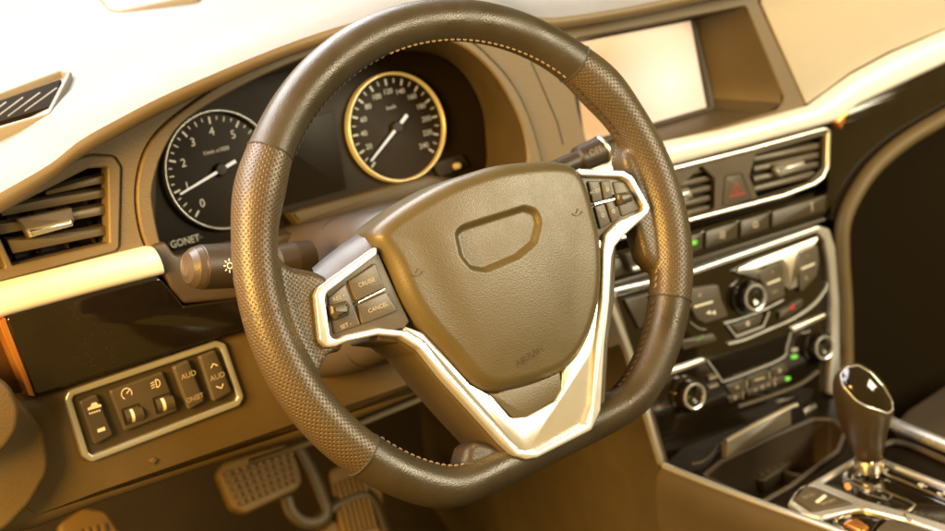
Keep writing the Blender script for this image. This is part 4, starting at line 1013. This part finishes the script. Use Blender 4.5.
for pts, txt in (([(588, 181), (599.5, 180.8), (603, 200), (593, 203)], [('MODE', 595, 191.5, .0034, 6)]), ([(601, 180.8), (610, 180.5), (613.5, 197), (604.5, 200)], []), ([(594.5, 206.5), (604.5, 203.2), (611, 223.5), (600.5, 229)], []), ([(606, 202.8), (614.3, 200), (620, 219), (612.5, 222.8)], [])):
    f = MB(); slab(f, W, pts, .003, .0072, .0012, .0008, mi=0)
    for s, x, y, sz, rt in txt: text(f, W, s, W.px(x, y, .0072), sz, .0072, rt, 1)
    if not txt: c = [sum(p[i] for p in pts)/4 for i in (0, 1)]; glyph(f, *c, .0072)
    f.build('button', ['button_dark', 'print'], rpod)
f = MB(); tube(f, [W.P(x, y, .0082) for x, y in ((594.5, 204.3), (614, 199.3))], .0009, 6); f.build('divider', 'chrome', rpod)
f = MB(); slab(f, W, [(612.5, 181.5), (626, 182), (630, 187), (643, 208), (622, 217)], .003, .0062, .002, .0008); f.build('scroll_bed', 'button_dark', rpod)
f = MB(); slab(f, W, [(618, 193), (631, 191), (635, 196), (634, 201), (622, 205), (619, 199)], .004, .0125, .002, .003, 4); f.build('toggle', 'button_dark', rpod, 50)

# pale upper shoulders of the spokes
mb = MB()
fe = [W.P(x, y, .006) for x, y in ((316, 293), (330, 280), (350, 266), (378, 247))]
be = [W.P(x, y, -.022) for x, y in ((312, 268), (326, 256), (342, 244), (366, 228))]
loft3(mb, [be, [a.lerp(b, .5)+W.n*.004+W.ey*.003 for a, b in zip(be, fe)], fe]); mb.build('spoke_shoulder', 'plum', wh, 60)

# airbag cover: a domed pad with a blank badge recess
pad_px = [(359, 237), (372, 228), (400, 206), (440, 183), (490, 166), (545, 160.5), (578, 163), (584, 178), (592, 212), (600, 245), (600, 290), (592, 330), (580, 356), (566, 373), (530, 387), (495, 395), (482, 395), (470, 387), (442, 354), (422, 334), (399, 301), (386, 262), (376, 247)]
pp = ccw(W.poly(pad_px, .004)); pp = fillet(pp, .010, 5)
def arc_resample(p, n):
    q = [Vector(a) for a in p]; L_ = [0]
    for i in range(len(q)): L_.append(L_[-1]+(q[(i+1) % len(q)]-q[i]).length)
    out = []; j = 0
    for k in range(n):
        s = L_[-1]*k/n
        while L_[j+1] < s: j += 1
        t = (s-L_[j])/max(L_[j+1]-L_[j], 1e-9); out.append(tuple(q[j].lerp(q[(j+1) % len(q)], t)))
    return out
pp = arc_resample(pp, 260)
for _k in range(3):
    pp = [tuple(sum(pp[(i+d) % 260][c] for d in range(-4, 5))/9 for c in (0, 1)) for i in range(260)]
cu0, cv0 = W.px(497, 262, .02)
badge = fillet(ccw(W.poly([(459, 232), (466, 226), (528, 206.5), (541, 210), (544, 222), (538, 242), (521, 256), (488, 270), (474, 268), (464, 256)], .024)), .007)
def sd(p, poly):
    P = Vector(p); best = 9; ins = False
    for i in range(len(poly)):
        a, b = Vector(poly[i-1]), Vector(poly[i]); e = b-a; w = P-a
        t = max(0, min(1, w.dot(e)/max(e.dot(e), 1e-12))); best = min(best, (w-e*t).length)
        if (a.y > P.y) != (b.y > P.y) and P.x < (b.x-a.x)*(P.y-a.y)/(b.y-a.y)+a.x: ins = not ins
    return -best if ins else best
import numpy as np
def npsd(P, poly):
    P = np.array(P); A = np.array(poly); B = np.roll(A, -1, 0); best = np.full(len(P), 9.); ins = np.zeros(len(P), bool)
    for a, b in zip(A, B):
        e = b-a; w = P-a; t = np.clip((w@e)/max(e@e, 1e-12), 0, 1)
        best = np.minimum(best, np.hypot(*(w-t[:, None]*e).T))
        if a[1] != b[1]:
            c = ((a[1] > P[:, 1]) != (b[1] > P[:, 1])) & (P[:, 0] < (b[0]-a[0])*(P[:, 1]-a[1])/(b[1]-a[1])+a[0]); ins ^= c
    return np.where(ins, -best, best)
mb = MB(); rows_ = []
rings_n = 84
rows_.append([W.at(u, v, -.03) for u, v in pp]); rows_.append([W.at(u, v, -.004) for u, v in pp])
ss = [1-(k/rings_n)**1.25*.997 for k in range(rings_n+1)]
XY = np.array([[(cu0+(u-cu0)*s_, cv0+(v-cv0)*s_) for u, v in pp] for s_ in ss]).reshape(-1, 2)
dE = np.maximum(0, -npsd(XY, pp)); dB = npsd(XY, badge)
rx_ = (XY-np.array([cu0, cv0])); c_, s_ = math.cos(rad(SPIN)), math.sin(rad(SPIN))
lx = rx_[:, 0]*c_+rx_[:, 1]*s_; ly = -rx_[:, 0]*s_+rx_[:, 1]*c_
t_ = np.clip(dE/.011, 0, 1)
Hh = -.001+.0125*np.sqrt(1-(1-t_)**2)+.010*np.clip(1-(lx/.11)**2-(ly/.10)**2, 0, 1)
sm01 = lambda x: x*x*(3-2*x)
Hh += -.0012*sm01(np.clip((np.abs(lx)-.030)/.030, 0, 1))*sm01(np.clip(dE/.03, 0, 1))
Hh += -.0040*(1-sm01(np.clip((dB+.0032)/.0056, 0, 1)))
n_ = len(pp)
for k in range(rings_n+1):
    rows_.append([W.at(XY[k*n_+q][0], XY[k*n_+q][1], float(Hh[k*n_+q])) for q in range(n_)])
loft3(mb, rows_, 0, True)
pad = mb.build('airbag_cover', 'pad', wh, 70)
pbv = BVHTree.FromPolygons(mb.v, mb.f)
def on_airbag(x, y):
    d = (FW*FPX + CR*(x-PW/2) - CU*(y-PH/2)).normalized(); h = pbv.ray_cast(CAM, d); return PL(h[0], h[1], W.ex)
pl_ = on_airbag(530, 356); f = MB(); text(f, pl_, 'AIRBAG', (0, 0), .0075, .0002, SPIN+8); f.build('raised_lettering', 'pad', pad)
for x, y in ((417, 273), (577, 213)):
    pl_ = on_airbag(x, y); f = MB(); stroke(f, pl_, circ((0, .004), .006, n=12, a0=215, a1=325), .0007, .0003); stroke(f, pl_, [(-.001, .0), (.002, .003)], .0007, .0003)
    f.build('horn_symbol', 'soft_dark', pad)
# lower insert between pad and V
mb = MB(); slab(mb, W, [(480, 392), (497, 393), (560, 370), (562, 388), (555, 400), (527, 416.5), (513, 418), (492, 398)], -.01, .006, .002, .001); mb.build('lower_insert', 'pad', wh)
